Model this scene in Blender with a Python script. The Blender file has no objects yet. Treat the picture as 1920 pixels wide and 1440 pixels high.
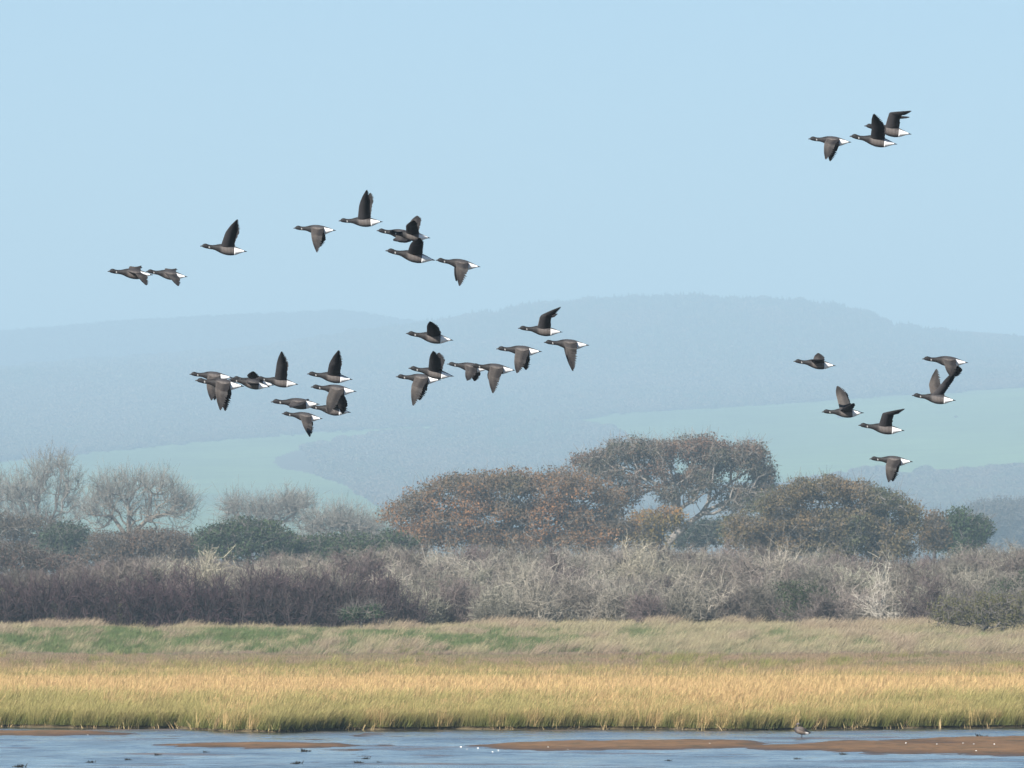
import bpy, math, numpy as np
from math import radians, sin, cos, pi, sqrt

# ------------------------------------------------------------------ camera, sky, sun, exposure
SC = bpy.context.scene
COL = SC.collection
HFOV = radians(6.0)
F = 960 / math.tan(HFOV / 2)          # focal length in photo pixels (1920 wide)
HOR = 1100.0                          # photo row of the level line
EYE = 4.1                             # eye height above the water
cam_d = bpy.data.cameras.new('camera')
cam = bpy.data.objects.new('camera', cam_d); COL.objects.link(cam)
cam.location = (0, 0, EYE); cam.rotation_euler = (pi / 2, 0, 0)
cam_d.sensor_width = 36; cam_d.lens = 18 / math.tan(HFOV / 2)
cam_d.shift_y = (HOR - 720) / 1920
cam_d.clip_start = 1; cam_d.clip_end = 60000
cam_d.dof.use_dof = True; cam_d.dof.focus_distance = 150; cam_d.dof.aperture_fstop = 24
SC.camera = cam

SUN_EL, SUN_AZ = radians(31), radians(216)      # azimuth measured clockwise from +Y (view direction)
w = bpy.data.worlds.new('World'); SC.world = w; w.use_nodes = True
nt = w.node_tree; bg = nt.nodes['Background']
sky = nt.nodes.new('ShaderNodeTexSky'); sky.sky_type = 'NISHITA'; sky.sun_disc = False
sky.sun_elevation = SUN_EL; sky.sun_rotation = SUN_AZ
sky.air_density = 0.8; sky.dust_density = 0.0; sky.ozone_density = 5.2
nt.links.new(sky.outputs[0], bg.inputs[0]); bg.inputs[1].default_value = 0.053
sl = bpy.data.lights.new('sun', 'SUN'); sl.energy = 5.0; sl.angle = radians(0.53); sl.color = (1.0, 0.96, 0.90)
sun = bpy.data.objects.new('sun', sl); COL.objects.link(sun)
sd = np.array([sin(SUN_AZ) * cos(SUN_EL), cos(SUN_AZ) * cos(SUN_EL), sin(SUN_EL)])   # towards the sun
from mathutils import Vector, Matrix, Euler
sun.rotation_euler = Vector(sd).to_track_quat('Z', 'Y').to_euler()
sun.location = (-60, -60, 60)
SC.view_settings.view_transform = 'Standard'; SC.view_settings.look = 'None'
SC.view_settings.gamma = 1; SC.view_settings.exposure = 1.0
SC.view_settings.use_curve_mapping = False
SC.render.engine = 'CYCLES'
cy = SC.cycles
cy.use_denoising = True
cy.max_bounces = 4; cy.diffuse_bounces = 1; cy.glossy_bounces = 2; cy.transmission_bounces = 2
cy.volume_bounces = 0; cy.transparent_max_bounces = 8
cy.sample_clamp_indirect = 4

HAZE_DENSITY = 0.000178
HAZE_COLOR = (0.61, 0.85, 1.0, 1)

# ------------------------------------------------------------------ helpers
def rng_(s): return np.random.default_rng(s)

def W(px, py, Y):
    """photo pixel at depth Y -> world point"""
    return np.array([(px - 960) / F * Y, Y, EYE + (HOR - py) / F * Y])

def ground_Y(py, z=0.0): return (EYE - z) * F / (py - HOR)

def norm(v): return v / np.maximum(np.linalg.norm(v, axis=-1, keepdims=True), 1e-9)

def make_mesh(name, V, faces, col=None, smooth=False):
    V = np.asarray(V, np.float32).reshape(-1, 3)
    if isinstance(faces, np.ndarray): faces = [faces]
    faces = [np.asarray(f, np.int32) for f in faces if len(f)]
    me = bpy.data.meshes.new(name)
    me.vertices.add(len(V)); me.vertices.foreach_set('co', V.ravel())
    lt = np.concatenate([np.full(len(f), f.shape[1], np.int32) for f in faces])
    li = np.concatenate([f.ravel() for f in faces])
    ls = np.concatenate([[0], np.cumsum(lt)[:-1]]).astype(np.int32)
    me.loops.add(len(li)); me.loops.foreach_set('vertex_index', li)
    me.polygons.add(len(lt)); me.polygons.foreach_set('loop_start', ls)
    me.update(calc_edges=True)
    me.polygons.foreach_set('use_smooth', np.full(len(lt), smooth))
    if col is not None:
        c = np.ones((len(V), 4), np.float32); c[:, :3] = col
        a = me.attributes.new('Col', 'FLOAT_COLOR', 'POINT'); a.data.foreach_set('color', c.ravel())
    me.validate()
    return me

def obj(name, me, mat=None, parent=None, link=True):
    o = bpy.data.objects.new(name, me)
    if link: COL.objects.link(o)
    if mat is not None: me.materials.append(mat)
    if parent is not None: o.parent = parent
    return o

def tag(o, label=None, cat=None, group=None, kind=None):
    if label: o['label'] = label
    if cat: o['category'] = cat
    if group: o['group'] = group
    if kind: o['kind'] = kind
    return o

def empty(name, loc):
    o = bpy.data.objects.new(name, None); COL.objects.link(o); o.location = loc
    o.empty_display_size = 0.2
    return o

class Acc:
    def __init__(s): s.V, s.Q, s.T, s.C, s.n = [], [], [], [], 0
    def add(s, V, Fc, col):
        V = np.asarray(V, float).reshape(-1, 3)
        c = np.asarray(col, float)
        if c.ndim == 1: c = np.tile(c, (len(V), 1))
        s.V.append(V); s.C.append(c)
        Fc = np.asarray(Fc)
        (s.Q if Fc.shape[1] == 4 else s.T).append(Fc + s.n); s.n += len(V)
    def mesh(s, name, smooth=False, origin=None):
        V = np.concatenate(s.V)
        if origin is not None: V = V - np.asarray(origin)
        fs = []
        if s.Q: fs.append(np.concatenate(s.Q))
        if s.T: fs.append(np.concatenate(s.T))
        return make_mesh(name, V, fs, np.concatenate(s.C), smooth)

def ribbons(rng, base, dirs, length, w0, w1, bend=None, nseg=2):
    n = len(base); dirs = norm(dirs)
    length = np.broadcast_to(np.asarray(length, float), (n,))
    w0 = np.broadcast_to(np.asarray(w0, float), (n,)); w1 = np.broadcast_to(np.asarray(w1, float), (n,))
    t = np.linspace(0, 1, nseg + 1)
    P = base[:, None] + dirs[:, None] * (length[:, None] * t)[..., None]
    if bend is not None: P = P + bend[:, None] * (length[:, None] * t ** 2)[..., None]
    side = norm(np.cross(dirs, rng.normal(size=(n, 3))))
    wd = (w0[:, None] * (1 - t) + w1[:, None] * t) / 2
    V = np.stack([P - side[:, None] * wd[..., None], P + side[:, None] * wd[..., None]], 2)
    i = (np.arange(n)[:, None] * (nseg + 1) + np.arange(nseg)) * 2
    Q = np.stack([i, i + 1, i + 3, i + 2], -1).reshape(-1, 4)
    T = np.repeat(np.tile(t, (n, 1))[..., None], 2, -1).ravel()
    return V.reshape(-1, 3), Q, T, P

def tubes(p0, p1, r0, r1, sides=5):
    p0, p1 = np.asarray(p0, float), np.asarray(p1, float); n = len(p0)
    ax = norm(p1 - p0)
    ref = np.where(np.abs(ax[:, 2:3]) > 0.9, [[1., 0, 0]], [[0, 0, 1.]])
    u = norm(np.cross(ax, ref)); v = np.cross(ax, u)
    a = np.arange(sides) * 2 * pi / sides
    ring = u[:, None] * np.cos(a)[:, None] + v[:, None] * np.sin(a)[:, None]
    A = p0[:, None] + ring * np.asarray(r0)[:, None, None]
    B = p1[:, None] + ring * np.asarray(r1)[:, None, None]
    V = np.stack([A, B], 1).reshape(-1, 3)
    k = np.arange(sides); k2 = (k + 1) % sides; o = np.arange(n)[:, None] * 2 * sides
    Q = np.stack([o + k, o + k2, o + sides + k2, o + sides + k], -1).reshape(-1, 4)
    return V, Q

def leaves(rng, centers, size, jitter=None, aspect=0.65, up=0.3):
    """one bent quad per centre"""
    n = len(centers); size = np.broadcast_to(np.asarray(size, float), (n,))
    nrm = norm(rng.normal(size=(n, 3)) + [0, 0, up]); u = norm(np.cross(nrm, rng.normal(size=(n, 3)))); v = np.cross(nrm, u)
    s = size[:, None] / 2
    V = np.stack([centers - u * s, centers + v * s * aspect - u * s * .1, centers + u * s, centers - v * s * aspect - u * s * .1], 1)
    Q = np.arange(n * 4).reshape(n, 4)
    return V.reshape(-1, 3), Q

def noise2(x, y, seed=0, octaves=4):
    """cheap smooth value noise, -1..1"""
    r = rng_(seed); out = 0; amp = 1; tot = 0
    for o in range(octaves):
        g = r.uniform(-1, 1, (64, 64))
        xi = np.floor(x).astype(int); yi = np.floor(y).astype(int); fx = x - xi; fy = y - yi
        fx = fx * fx * (3 - 2 * fx); fy = fy * fy * (3 - 2 * fy)
        a = g[xi % 64, yi % 64]; b = g[(xi + 1) % 64, yi % 64]; c = g[xi % 64, (yi + 1) % 64]; d = g[(xi + 1) % 64, (yi + 1) % 64]
        out = out + amp * ((a * (1 - fx) + b * fx) * (1 - fy) + (c * (1 - fx) + d * fx) * fy)
        tot += amp; amp *= .5; x = x * 2.03 + 5.3; y = y * 2.03 + 1.7
    return out / tot

# ------------------------------------------------------------------ materials
def vmat(name, rough=0.8, var=0.0, hue=0.0, spec=0.2, random=0.0, translucent=0.0, bump=0.0, bump_scale=20):
    """vertex pigment x fine noise (grain) x optional per-copy variation"""
    m = bpy.data.materials.new(name); m.use_nodes = True
    n = m.node_tree.nodes; l = m.node_tree.links; b = n['Principled BSDF']
    at = n.new('ShaderNodeAttribute'); at.attribute_name = 'Col'
    out = at.outputs['Color']
    if var > 0:
        tc = n.new('ShaderNodeTexCoord'); ns = n.new('ShaderNodeTexNoise'); ns.inputs['Scale'].default_value = bump_scale; ns.inputs['Detail'].default_value = 3
        l.new(tc.outputs['Object'], ns.inputs['Vector'])
        mr = n.new('ShaderNodeMapRange'); mr.inputs[1].default_value = .3; mr.inputs[2].default_value = .7; mr.inputs[3].default_value = 1 - var; mr.inputs[4].default_value = 1 + var
        l.new(ns.outputs['Fac'], mr.inputs[0])
        mx = n.new('ShaderNodeMix'); mx.data_type = 'RGBA'; mx.blend_type = 'MULTIPLY'; mx.inputs[0].default_value = 1
        l.new(out, mx.inputs[6]); l.new(mr.outputs[0], mx.inputs[7]); out = mx.outputs[2]
    if random > 0:
        oi = n.new('ShaderNodeObjectInfo')
        hs = n.new('ShaderNodeHueSaturation')
        mv = n.new('ShaderNodeMapRange'); mv.inputs[3].default_value = 1 - random; mv.inputs[4].default_value = 1 + random
        l.new(oi.outputs['Random'], mv.inputs[0]); l.new(mv.outputs[0], hs.inputs['Value'])
        if hue > 0:
            mm = n.new('ShaderNodeMath'); mm.operation = 'MULTIPLY'; mm.inputs[1].default_value = 7.31
            fr = n.new('ShaderNodeMath'); fr.operation = 'FRACT'
            l.new(oi.outputs['Random'], mm.inputs[0]); l.new(mm.outputs[0], fr.inputs[0])
            mh = n.new('ShaderNodeMapRange'); mh.inputs[3].default_value = .5 - hue; mh.inputs[4].default_value = .5 + hue
            l.new(fr.outputs[0], mh.inputs[0]); l.new(mh.outputs[0], hs.inputs['Hue'])
        l.new(out, hs.inputs['Color']); out = hs.outputs[0]
    l.new(out, b.inputs['Base Color'])
    b.inputs['Roughness'].default_value = rough; b.inputs['Specular IOR Level'].default_value = spec
    if translucent > 0:
        tr = n.new('ShaderNodeBsdfTranslucent'); ms = n.new('ShaderNodeMixShader'); ms.inputs[0].default_value = translucent
        l.new(out, tr.inputs['Color']); l.new(b.outputs[0], ms.inputs[1]); l.new(tr.outputs[0], ms.inputs[2])
        l.new(ms.outputs[0], n['Material Output'].inputs['Surface'])
    if bump > 0:
        tc = n.new('ShaderNodeTexCoord'); ns = n.new('ShaderNodeTexNoise'); ns.inputs['Scale'].default_value = bump_scale * 2
        l.new(tc.outputs['Object'], ns.inputs['Vector'])
        bp = n.new('ShaderNodeBump'); bp.inputs['Strength'].default_value = bump; bp.inputs['Distance'].default_value = .02
        l.new(ns.outputs['Fac'], bp.inputs['Height']); l.new(bp.outputs[0], b.inputs['Normal'])
    return m

M_FEATHER = vmat('feather', rough=.65, var=.12, bump_scale=60, spec=.25)
M_HORN = vmat('horn', rough=.45, spec=.4)
M_BARK = vmat('bark', rough=.9, var=.25, bump_scale=6, spec=.1)
M_TWIG = vmat('twig', rough=.85, spec=.12)
M_SCRUB = vmat('scrub_twig', rough=.85, random=.28, hue=.03, spec=.12)
M_LEAF = vmat('leaf', rough=.7, translucent=.25, spec=.2)
M_GRASS = vmat('grass', rough=.7, random=.16, hue=.012, translucent=.3, spec=.2)
M_SOIL = vmat('soil', rough=.9, var=.3, bump_scale=1.5, spec=.2)
M_HILL = vmat('hill_turf', rough=.95, var=.15, bump_scale=.02, spec=.05)
M_WOOD = vmat('far_wood', rough=.9, random=.12, hue=.02, spec=.05)
M_SHELL = vmat('shell', rough=.35, spec=.5)

def mud_material():
    m = bpy.data.materials.new('mud'); m.use_nodes = True
    n = m.node_tree.nodes; l = m.node_tree.links; b = n['Principled BSDF']
    tc = n.new('ShaderNodeTexCoord'); mp = n.new('ShaderNodeMapping'); mp.inputs['Scale'].default_value = (1.2, .5, 1)
    ns = n.new('ShaderNodeTexNoise'); ns.inputs['Scale'].default_value = 1.3; ns.inputs['Detail'].default_value = 8; ns.inputs['Roughness'].default_value = .65
    l.new(tc.outputs['Object'], mp.inputs[0]); l.new(mp.outputs[0], ns.inputs['Vector'])
    cr = n.new('ShaderNodeValToRGB'); e = cr.color_ramp.elements
    e[0].position = .3; e[0].color = (.09, .065, .032, 1); e[1].position = .7; e[1].color = (.24, .135, .064, 1)
    k = e.new(.5); k.color = (.185, .102, .047, 1)
    l.new(ns.outputs['Fac'], cr.inputs[0])
    # the lowest mud is soaked: darker and shinier
    ge = n.new('ShaderNodeNewGeometry'); sx = n.new('ShaderNodeSeparateXYZ'); l.new(ge.outputs['Position'], sx.inputs[0])
    wt = n.new('ShaderNodeMapRange'); wt.inputs[1].default_value = .0; wt.inputs[2].default_value = .055; wt.inputs[3].default_value = .42; wt.inputs[4].default_value = 1.0
    l.new(sx.outputs['Z'], wt.inputs[0])
    mm = n.new('ShaderNodeMix'); mm.data_type = 'RGBA'; mm.blend_type = 'MULTIPLY'; mm.inputs[0].default_value = 1
    l.new(cr.outputs[0], mm.inputs[6]); l.new(wt.outputs[0], mm.inputs[7]); l.new(mm.outputs[2], b.inputs['Base Color'])
    l.new(wt.outputs[0], b.inputs['Roughness'])
    b.inputs['Specular IOR Level'].default_value = .25
    n2 = n.new('ShaderNodeTexNoise'); n2.inputs['Scale'].default_value = 9; n2.inputs['Detail'].default_value = 4
    l.new(tc.outputs['Object'], n2.inputs['Vector'])
    bp = n.new('ShaderNodeBump'); bp.inputs['Strength'].default_value = .6; bp.inputs['Distance'].default_value = .05
    l.new(n2.outputs['Fac'], bp.inputs['Height']); l.new(bp.outputs[0], b.inputs['Normal'])
    return m
M_MUD = mud_material()

def water_material():
    m = bpy.data.materials.new('shallow_water'); m.use_nodes = True
    n = m.node_tree.nodes; l = m.node_tree.links; b = n['Principled BSDF']
    b.inputs['Base Color'].default_value = (.05, .045, .035, 1)
    b.inputs['IOR'].default_value = 1.5
    tc = n.new('ShaderNodeTexCoord'); mp = n.new('ShaderNodeMapping'); mp.inputs['Scale'].default_value = (.35, .12, 1)
    l.new(tc.outputs['Object'], mp.inputs[0])
    ns = n.new('ShaderNodeTexNoise'); ns.inputs['Scale'].default_value = 1; ns.inputs['Detail'].default_value = 6; ns.inputs['Roughness'].default_value = .6
    l.new(mp.outputs[0], ns.inputs['Vector'])
    mr = n.new('ShaderNodeMapRange'); mr.inputs[1].default_value = .35; mr.inputs[2].default_value = .65; mr.inputs[3].default_value = .06; mr.inputs[4].default_value = .22
    l.new(ns.outputs['Fac'], mr.inputs[0]); l.new(mr.outputs[0], b.inputs['Roughness'])
    mp3 = n.new('ShaderNodeMapping'); mp3.inputs['Scale'].default_value = (.16, .22, 1); l.new(tc.outputs['Object'], mp3.inputs[0])
    n3 = n.new('ShaderNodeTexNoise'); n3.inputs['Scale'].default_value = 1; n3.inputs['Detail'].default_value = 7; n3.inputs['Roughness'].default_value = .62
    l.new(mp3.outputs[0], n3.inputs['Vector'])
    wet = n.new('ShaderNodeMapRange'); wet.inputs[1].default_value = .54; wet.inputs[2].default_value = .74; l.new(n3.outputs['Fac'], wet.inputs[0])
    cm = n.new('ShaderNodeMix'); cm.data_type = 'RGBA'; cm.inputs[6].default_value = (.03, .034, .036, 1); cm.inputs[7].default_value = (.22, .14, .08, 1)
    l.new(wet.outputs[0], cm.inputs[0]); l.new(cm.outputs[2], b.inputs['Base Color'])
    ra = n.new('ShaderNodeMath'); ra.operation = 'MULTIPLY_ADD'; ra.inputs[1].default_value = .4
    l.new(wet.outputs[0], ra.inputs[0]); l.new(mr.outputs[0], ra.inputs[2]); l.new(ra.outputs[0], b.inputs['Roughness'])
    mp2 = n.new('ShaderNodeMapping'); mp2.inputs['Scale'].default_value = (2.2, .9, 1); l.new(tc.outputs['Object'], mp2.inputs[0])
    n2 = n.new('ShaderNodeTexNoise'); n2.inputs['Scale'].default_value = 1.6; n2.inputs['Detail'].default_value = 5; n2.inputs['Roughness'].default_value = .65
    l.new(mp2.outputs[0], n2.inputs['Vector'])
    bp = n.new('ShaderNodeBump'); bp.inputs['Strength'].default_value = .8; bp.inputs['Distance'].default_value = .05
    l.new(n2.outputs['Fac'], bp.inputs['Height']); l.new(bp.outputs[0], b.inputs['Normal'])
    return m
M_WATER = water_material()

# ------------------------------------------------------------------ scatter (stuff only)
def scatter(name, pts, rot, scl, idx, protos, kind='stuff'):
    coll = bpy.data.collections.new(name + '_source')
    for p in protos: coll.objects.link(p)
    me = bpy.data.meshes.new(name)
    pts = np.asarray(pts, np.float32)
    me.vertices.add(len(pts)); me.vertices.foreach_set('co', pts.ravel())
    a = me.attributes.new('rot', 'FLOAT_VECTOR', 'POINT'); a.data.foreach_set('vector', np.asarray(rot, np.float32).ravel())
    s3 = np.asarray(scl, np.float32)
    if s3.ndim == 1: s3 = np.stack([s3] * 3, 1)
    a = me.attributes.new('scl', 'FLOAT_VECTOR', 'POINT'); a.data.foreach_set('vector', s3.ravel())
    a = me.attributes.new('idx', 'INT', 'POINT'); a.data.foreach_set('value', np.asarray(idx, np.int32))
    o = obj(name, me)
    g = bpy.data.node_groups.new(name + '_scatter', 'GeometryNodeTree')
    g.interface.new_socket('Geometry', in_out='INPUT', socket_type='NodeSocketGeometry')
    g.interface.new_socket('Geometry', in_out='OUTPUT', socket_type='NodeSocketGeometry')
    n = g.nodes; l = g.links
    gi = n.new('NodeGroupInput'); go = n.new('NodeGroupOutput')
    ci = n.new('GeometryNodeCollectionInfo'); ci.inputs['Collection'].default_value = coll
    ci.inputs['Separate Children'].default_value = True; ci.inputs['Reset Children'].default_value = True
    ip = n.new('GeometryNodeInstanceOnPoints'); ip.inputs['Pick Instance'].default_value = True
    def att(nm, ty):
        x = n.new('GeometryNodeInputNamedAttribute'); x.data_type = ty; x.inputs['Name'].default_value = nm
        return x.outputs[0]
    l.new(gi.outputs[0], ip.inputs['Points']); l.new(ci.outputs[0], ip.inputs['Instance'])
    l.new(att('idx', 'INT'), ip.inputs['Instance Index']); l.new(att('rot', 'FLOAT_VECTOR'), ip.inputs['Rotation']); l.new(att('scl', 'FLOAT_VECTOR'), ip.inputs['Scale'])
    l.new(ip.outputs[0], go.inputs[0])
    md = o.modifiers.new('scatter', 'NODES'); md.node_group = g
    return tag(o, kind=kind)

def proto(name, me, mat):
    return obj(name, me, mat, link=False)

# ------------------------------------------------------------------ ground profile
def edge_Y(x):
    """front edge of the marsh"""
    px = 960 + x * F / 280
    base = np.interp(px, [-600, 0, 200, 330, 440, 520, 640, 900, 1200, 1400, 1920, 2600], [1364, 1364, 1366, 1366, 1372, 1374, 1370, 1368, 1368, 1369, 1365, 1365])
    return EYE * F / (base - HOR) + 1.0 * noise2(x * .35, x * 0 + 3.3, 11, 3)

def ground_z(x, Y):
    z = np.interp(Y, [270, 494, 503, 516, 530, 545, 600, 650, 720, 900, 1300, 2600], [.45, .45, .58, 1.18, 1.42, 1.5, 3.1, 4.3, 4.6, 4.2, 3.0, 2.0])
    z = z - .36 * (1 - np.clip((Y - edge_Y(x)) / 9, 0, 1)) ** 1.5
    z = z + .05 * noise2(x * .3, Y * .1, 5) + np.clip((Y - 495) / 20, 0, 1) * .22 * noise2(x * .16, Y * .05, 6)
    return z

# the marsh ground: one sheet from the mud edge to the foot of the hills
rows = np.concatenate([[0, .12, .4, 1.0, 2, 4, 8], np.linspace(14, 240, 60), np.linspace(245, 340, 30), np.geomspace(360, 2400, 20)])
us = np.linspace(-2.2, 2.2, 221)
GX, GY, GZ = [], [], []
for i, r in enumerate(rows):
    Yn = 280 + r; x = us * (960 / F) * Yn
    e = edge_Y(x); y = e + r * (2680 - e) / 2400
    z = ground_z(x, y)
    if i == 0: z = np.full_like(z, -.35)
    if i == 1: z = np.full_like(z, .03) + .03 * noise2(x * 2, y, 8)
    if i == 2: z = z - .02
    GX.append(x); GY.append(y); GZ.append(z)
V = np.stack([np.array(GX), np.array(GY), np.array(GZ)], -1)
nr, nc = V.shape[:2]
i = (np.arange(nr - 1)[:, None] * nc + np.arange(nc - 1)); Q = np.stack([i, i + 1, i + nc + 1, i + nc], -1).reshape(-1, 4)
t = np.clip((V[..., 1] - 470) / 60, 0, 1)[..., None]
C = (1 - t) * np.array([.10, .075, .04]) + t * np.array([.12, .115, .05])
C = C * (1 + .25 * noise2(V[..., 0] * .2, V[..., 1] * .08, 9))[..., None]
tag(obj('ground', make_mesh('ground', V, Q, C.reshape(-1, 3), True), M_SOIL), kind='structure')

# ------------------------------------------------------------------ water and mud
def sheet(name, x0, x1, y0, y1, z, mat, n=2):
    return tag(obj(name, make_mesh(name, np.array([[x0, y0, z], [x1, y0, z], [x1, y1, z], [x0, y1, z]]), np.array([[0, 1, 2, 3]])), mat), kind='structure')
wx = np.concatenate([np.linspace(-400, -24, 12), np.linspace(-22, 22, 330), np.linspace(24, 400, 12)])
wy = np.concatenate([np.linspace(-150, 195, 16), np.linspace(205, 290, 760), [292]])
X, Yg = np.meshgrid(wx, wy)
calm = np.clip((Yg - 195) / 10, 0, 1) * np.clip((23 - np.abs(X)) / 1.5, 0, 1) * np.clip(.75 + .7 * noise2(X * .12, Yg * .18, 26, 3), .25, 1.3)
Zw = calm * (.028 * noise2(X * 1.1, Yg * 1.5, 24, 3) + .006 * noise2(X * 3.1, Yg * 3.6, 25, 2))
nr, nc = X.shape
i = (np.arange(nr - 1)[:, None] * nc + np.arange(nc - 1)); Q = np.stack([i, i + 1, i + nc + 1, i + nc], -1).reshape(-1, 4)
tag(obj('water', make_mesh('water', np.stack([X, Yg, Zw], -1), Q, None, True), M_WATER), kind='structure')

def bar(x, Y, x0, x1, py0, py1, h):
    """a low bank of mud between photo rows py0 (far) and py1 (near)"""
    px = 960 + x * F / Y
    yf, yn = ground_Y(py0), ground_Y(py1)
    c = (yf + yn) / 2; hw = (yf - yn) / 2
    ex = np.clip(np.minimum((px - x0) / 160, (x1 - px) / 160), -1, 1)
    d = (Y - c + .18 * hw * np.sin(x * .55 + h * 90)) / (hw * np.clip(np.minimum((px - x0) / 260, (x1 - px) / 260) + .25, .1, 1))
    return np.where(ex < -.3, -.12, h * np.clip(1 - d * d, -1.5, 1) * np.clip(ex + .25, 0, 1) - .10 * np.clip(.2 - ex, 0, 1))
mx = np.linspace(-26, 26, 340); my = np.linspace(205, 290, 300)
X, Yg = np.meshgrid(mx, my)
H = np.full(X.shape, -.12)
for b_ in ((-400, 260, 1371, 1382, .06), (290, 760, 1391, 1403, .05), (860, 1500, 1387, 1408, .085), (1380, 2500, 1391, 1416, .08), (1650, 2500, 1383, 1398, .04), (560, 720, 1402, 1412, .03)):
    H = np.maximum(H, np.maximum(bar(X, Yg, *b_), -.12))
H += .05 * noise2(X * .30, Yg * .16, 21, 5) + .034 * noise2(X * 1.3, Yg * .6, 22, 5)
nr, nc = X.shape
i = (np.arange(nr - 1)[:, None] * nc + np.arange(nc - 1)); Q = np.stack([i, i + 1, i + nc + 1, i + nc], -1).reshape(-1, 4)
tag(obj('mudflat', make_mesh('mudflat', np.stack([X, Yg, H], -1), Q, None, True), M_MUD), kind='structure')
sheet('seabed', -400, 400, -150, 300, -.6, M_MUD)

# ------------------------------------------------------------------ hills
PXS = np.concatenate([np.linspace(-3200, -240, 40), np.linspace(-200, 2120, 581), np.linspace(2160, 5100, 40)])
def line(pts): return np.interp(PXS, [p[0] for p in pts], [p[1] for p in pts])
RIGHT = line([(-3200, 760), (0, 700), (500, 660), (700, 628), (800, 618), (880, 606), (960, 590), (1060, 578), (1170, 570), (1300, 567), (1480, 576), (1580, 586), (1635, 597), (1672, 618), (1780, 632), (1920, 645), (2400, 690), (5100, 760)])
layers = [(2620, line([(-3200, 1118), (5100, 1118)])),
          (5000, line([(-3200, 1010), (0, 1010), (960, 1005), (1920, 1000), (5100, 1010)])),
          (6000, line([(-3200, 965), (0, 950), (960, 950), (1920, 935), (5100, 950)])),
          (7200, line([(-3200, 900), (0, 880), (500, 870), (960, 880), (1400, 860), (1920, 840), (5100, 870)])),
          (8600, line([(-3200, 850), (0, 825), (800, 797), (1140, 790), (1540, 775), (1920, 750), (5100, 790)])),
          (10000, line([(-3200, 800), (0, 760), (800, 735), (1140, 735), (1540, 722), (1920, 705), (5100, 770)])),
          (11200, RIGHT * .45 + .55 * 720), (12400, RIGHT), (13400, RIGHT + 60), (14800, RIGHT + 150)]
NSUB = 30
Ys, Ps = [], []
for (a, pa), (b, pb) in zip(layers[:-1], layers[1:]):
    for k in range(NSUB):
        t = k / NSUB; Ys.append(a + (b - a) * t); Ps.append(pa * (1 - t) + pb * t)
Ys = np.array(Ys); Ps = np.array(Ps)
HX = (PXS - 960) / F * Ys[:, None]; HZ = EYE + (HOR - Ps) / F * Ys[:, None] + 4.0 * noise2(HX * .003, Ys[:, None] * .002 + 0 * HX, 31)
HY = Ys[:, None] + 0 * HX
V = np.stack([HX, HY, HZ], -1); nr, nc = HX.shape
def inside(px, py, poly):
    poly = np.array(poly, float); r = np.zeros(px.shape, bool); j = len(poly) - 1
    for i in range(len(poly)):
        xi, yi = poly[i]; xj, yj = poly[j]
        c = ((yi > py) != (yj > py)) & (px < (xj - xi) * (py - yi) / (yj - yi + 1e-9) + xi); r ^= c; j = i
    return r
FIELD_A = [(60, 856), (150, 849), (300, 834), (420, 826), (500, 818), (660, 806), (800, 797), (835, 800), (800, 812), (700, 818), (620, 832), (560, 842), (520, 852), (512, 862), (530, 876), (590, 888), (630, 902), (655, 908), (668, 925), (700, 940), (730, 965), (740, 1010), (300, 1010), (100, 1010), (-400, 1010), (-400, 880), (0, 862)]
FIELD_B = [(1055, 790), (1140, 772), (1340, 765), (1540, 752), (1740, 738), (1920, 724), (2500, 690), (2500, 880), (1920, 880), (1780, 892), (1640, 888), (1500, 905), (1300, 905), (1190, 840), (1150, 806)]
def field_mask(px, py): return inside(px, py, FIELD_A), inside(px, py, FIELD_B)
cpx = np.broadcast_to((PXS[:-1] + PXS[1:]) / 2, (nr - 1, nc - 1)); cpy = (Ps[:-1, :-1] + Ps[1:, 1:]) / 2
fa, fb = field_mask(cpx, cpy)
i = (np.arange(nr - 1)[:, None] * nc + np.arange(nc - 1)); Q = np.stack([i, i + 1, i + nc + 1, i + nc], -1)
for nm, msk, colr in (('hill', ~(fa | fb), (.10, .09, .06)), ('field', fa, (.155, .22, .085)), ('field', fb, (.155, .225, .085))):
    q = Q[msk]; u, inv = np.unique(q.ravel(), return_inverse=True)
    tag(obj(nm, make_mesh(nm, V.reshape(-1, 3)[u], inv.reshape(-1, 4), np.array(colr) * (1 + .35 * noise2(V.reshape(-1, 3)[u][:, 0] * .006, V.reshape(-1, 3)[u][:, 1] * .0016, 33, 4))[:, None], True), M_HILL), kind='structure')
# the ridge behind
LEFT = line([(-3200, 700), (-600, 660), (0, 631), (100, 624), (200, 614), (350, 605), (500, 598), (640, 592), (690, 598), (740, 608), (900, 622), (1400, 650), (5100, 720)])
HX2 = (PXS - 960) / F * np.array([13800, 15000, 16000])[:, None]
HY2 = np.array([13800, 15000, 16000.])[:, None] + 0 * HX2
HZ2 = np.stack([EYE + (HOR - LEFT - 90) / F * 13800, EYE + (HOR - LEFT) / F * 15000, EYE + (HOR - LEFT - 120) / F * 16000])
i = (np.arange(2)[:, None] * nc + np.arange(nc - 1)); Q = np.stack([i, i + 1, i + nc + 1, i + nc], -1).reshape(-1, 4)
tag(obj('far_hill', make_mesh('far_hill', np.stack([HX2, HY2, HZ2], -1), Q, np.array([.06, .055, .03]), True), M_HILL), kind='structure')

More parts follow.
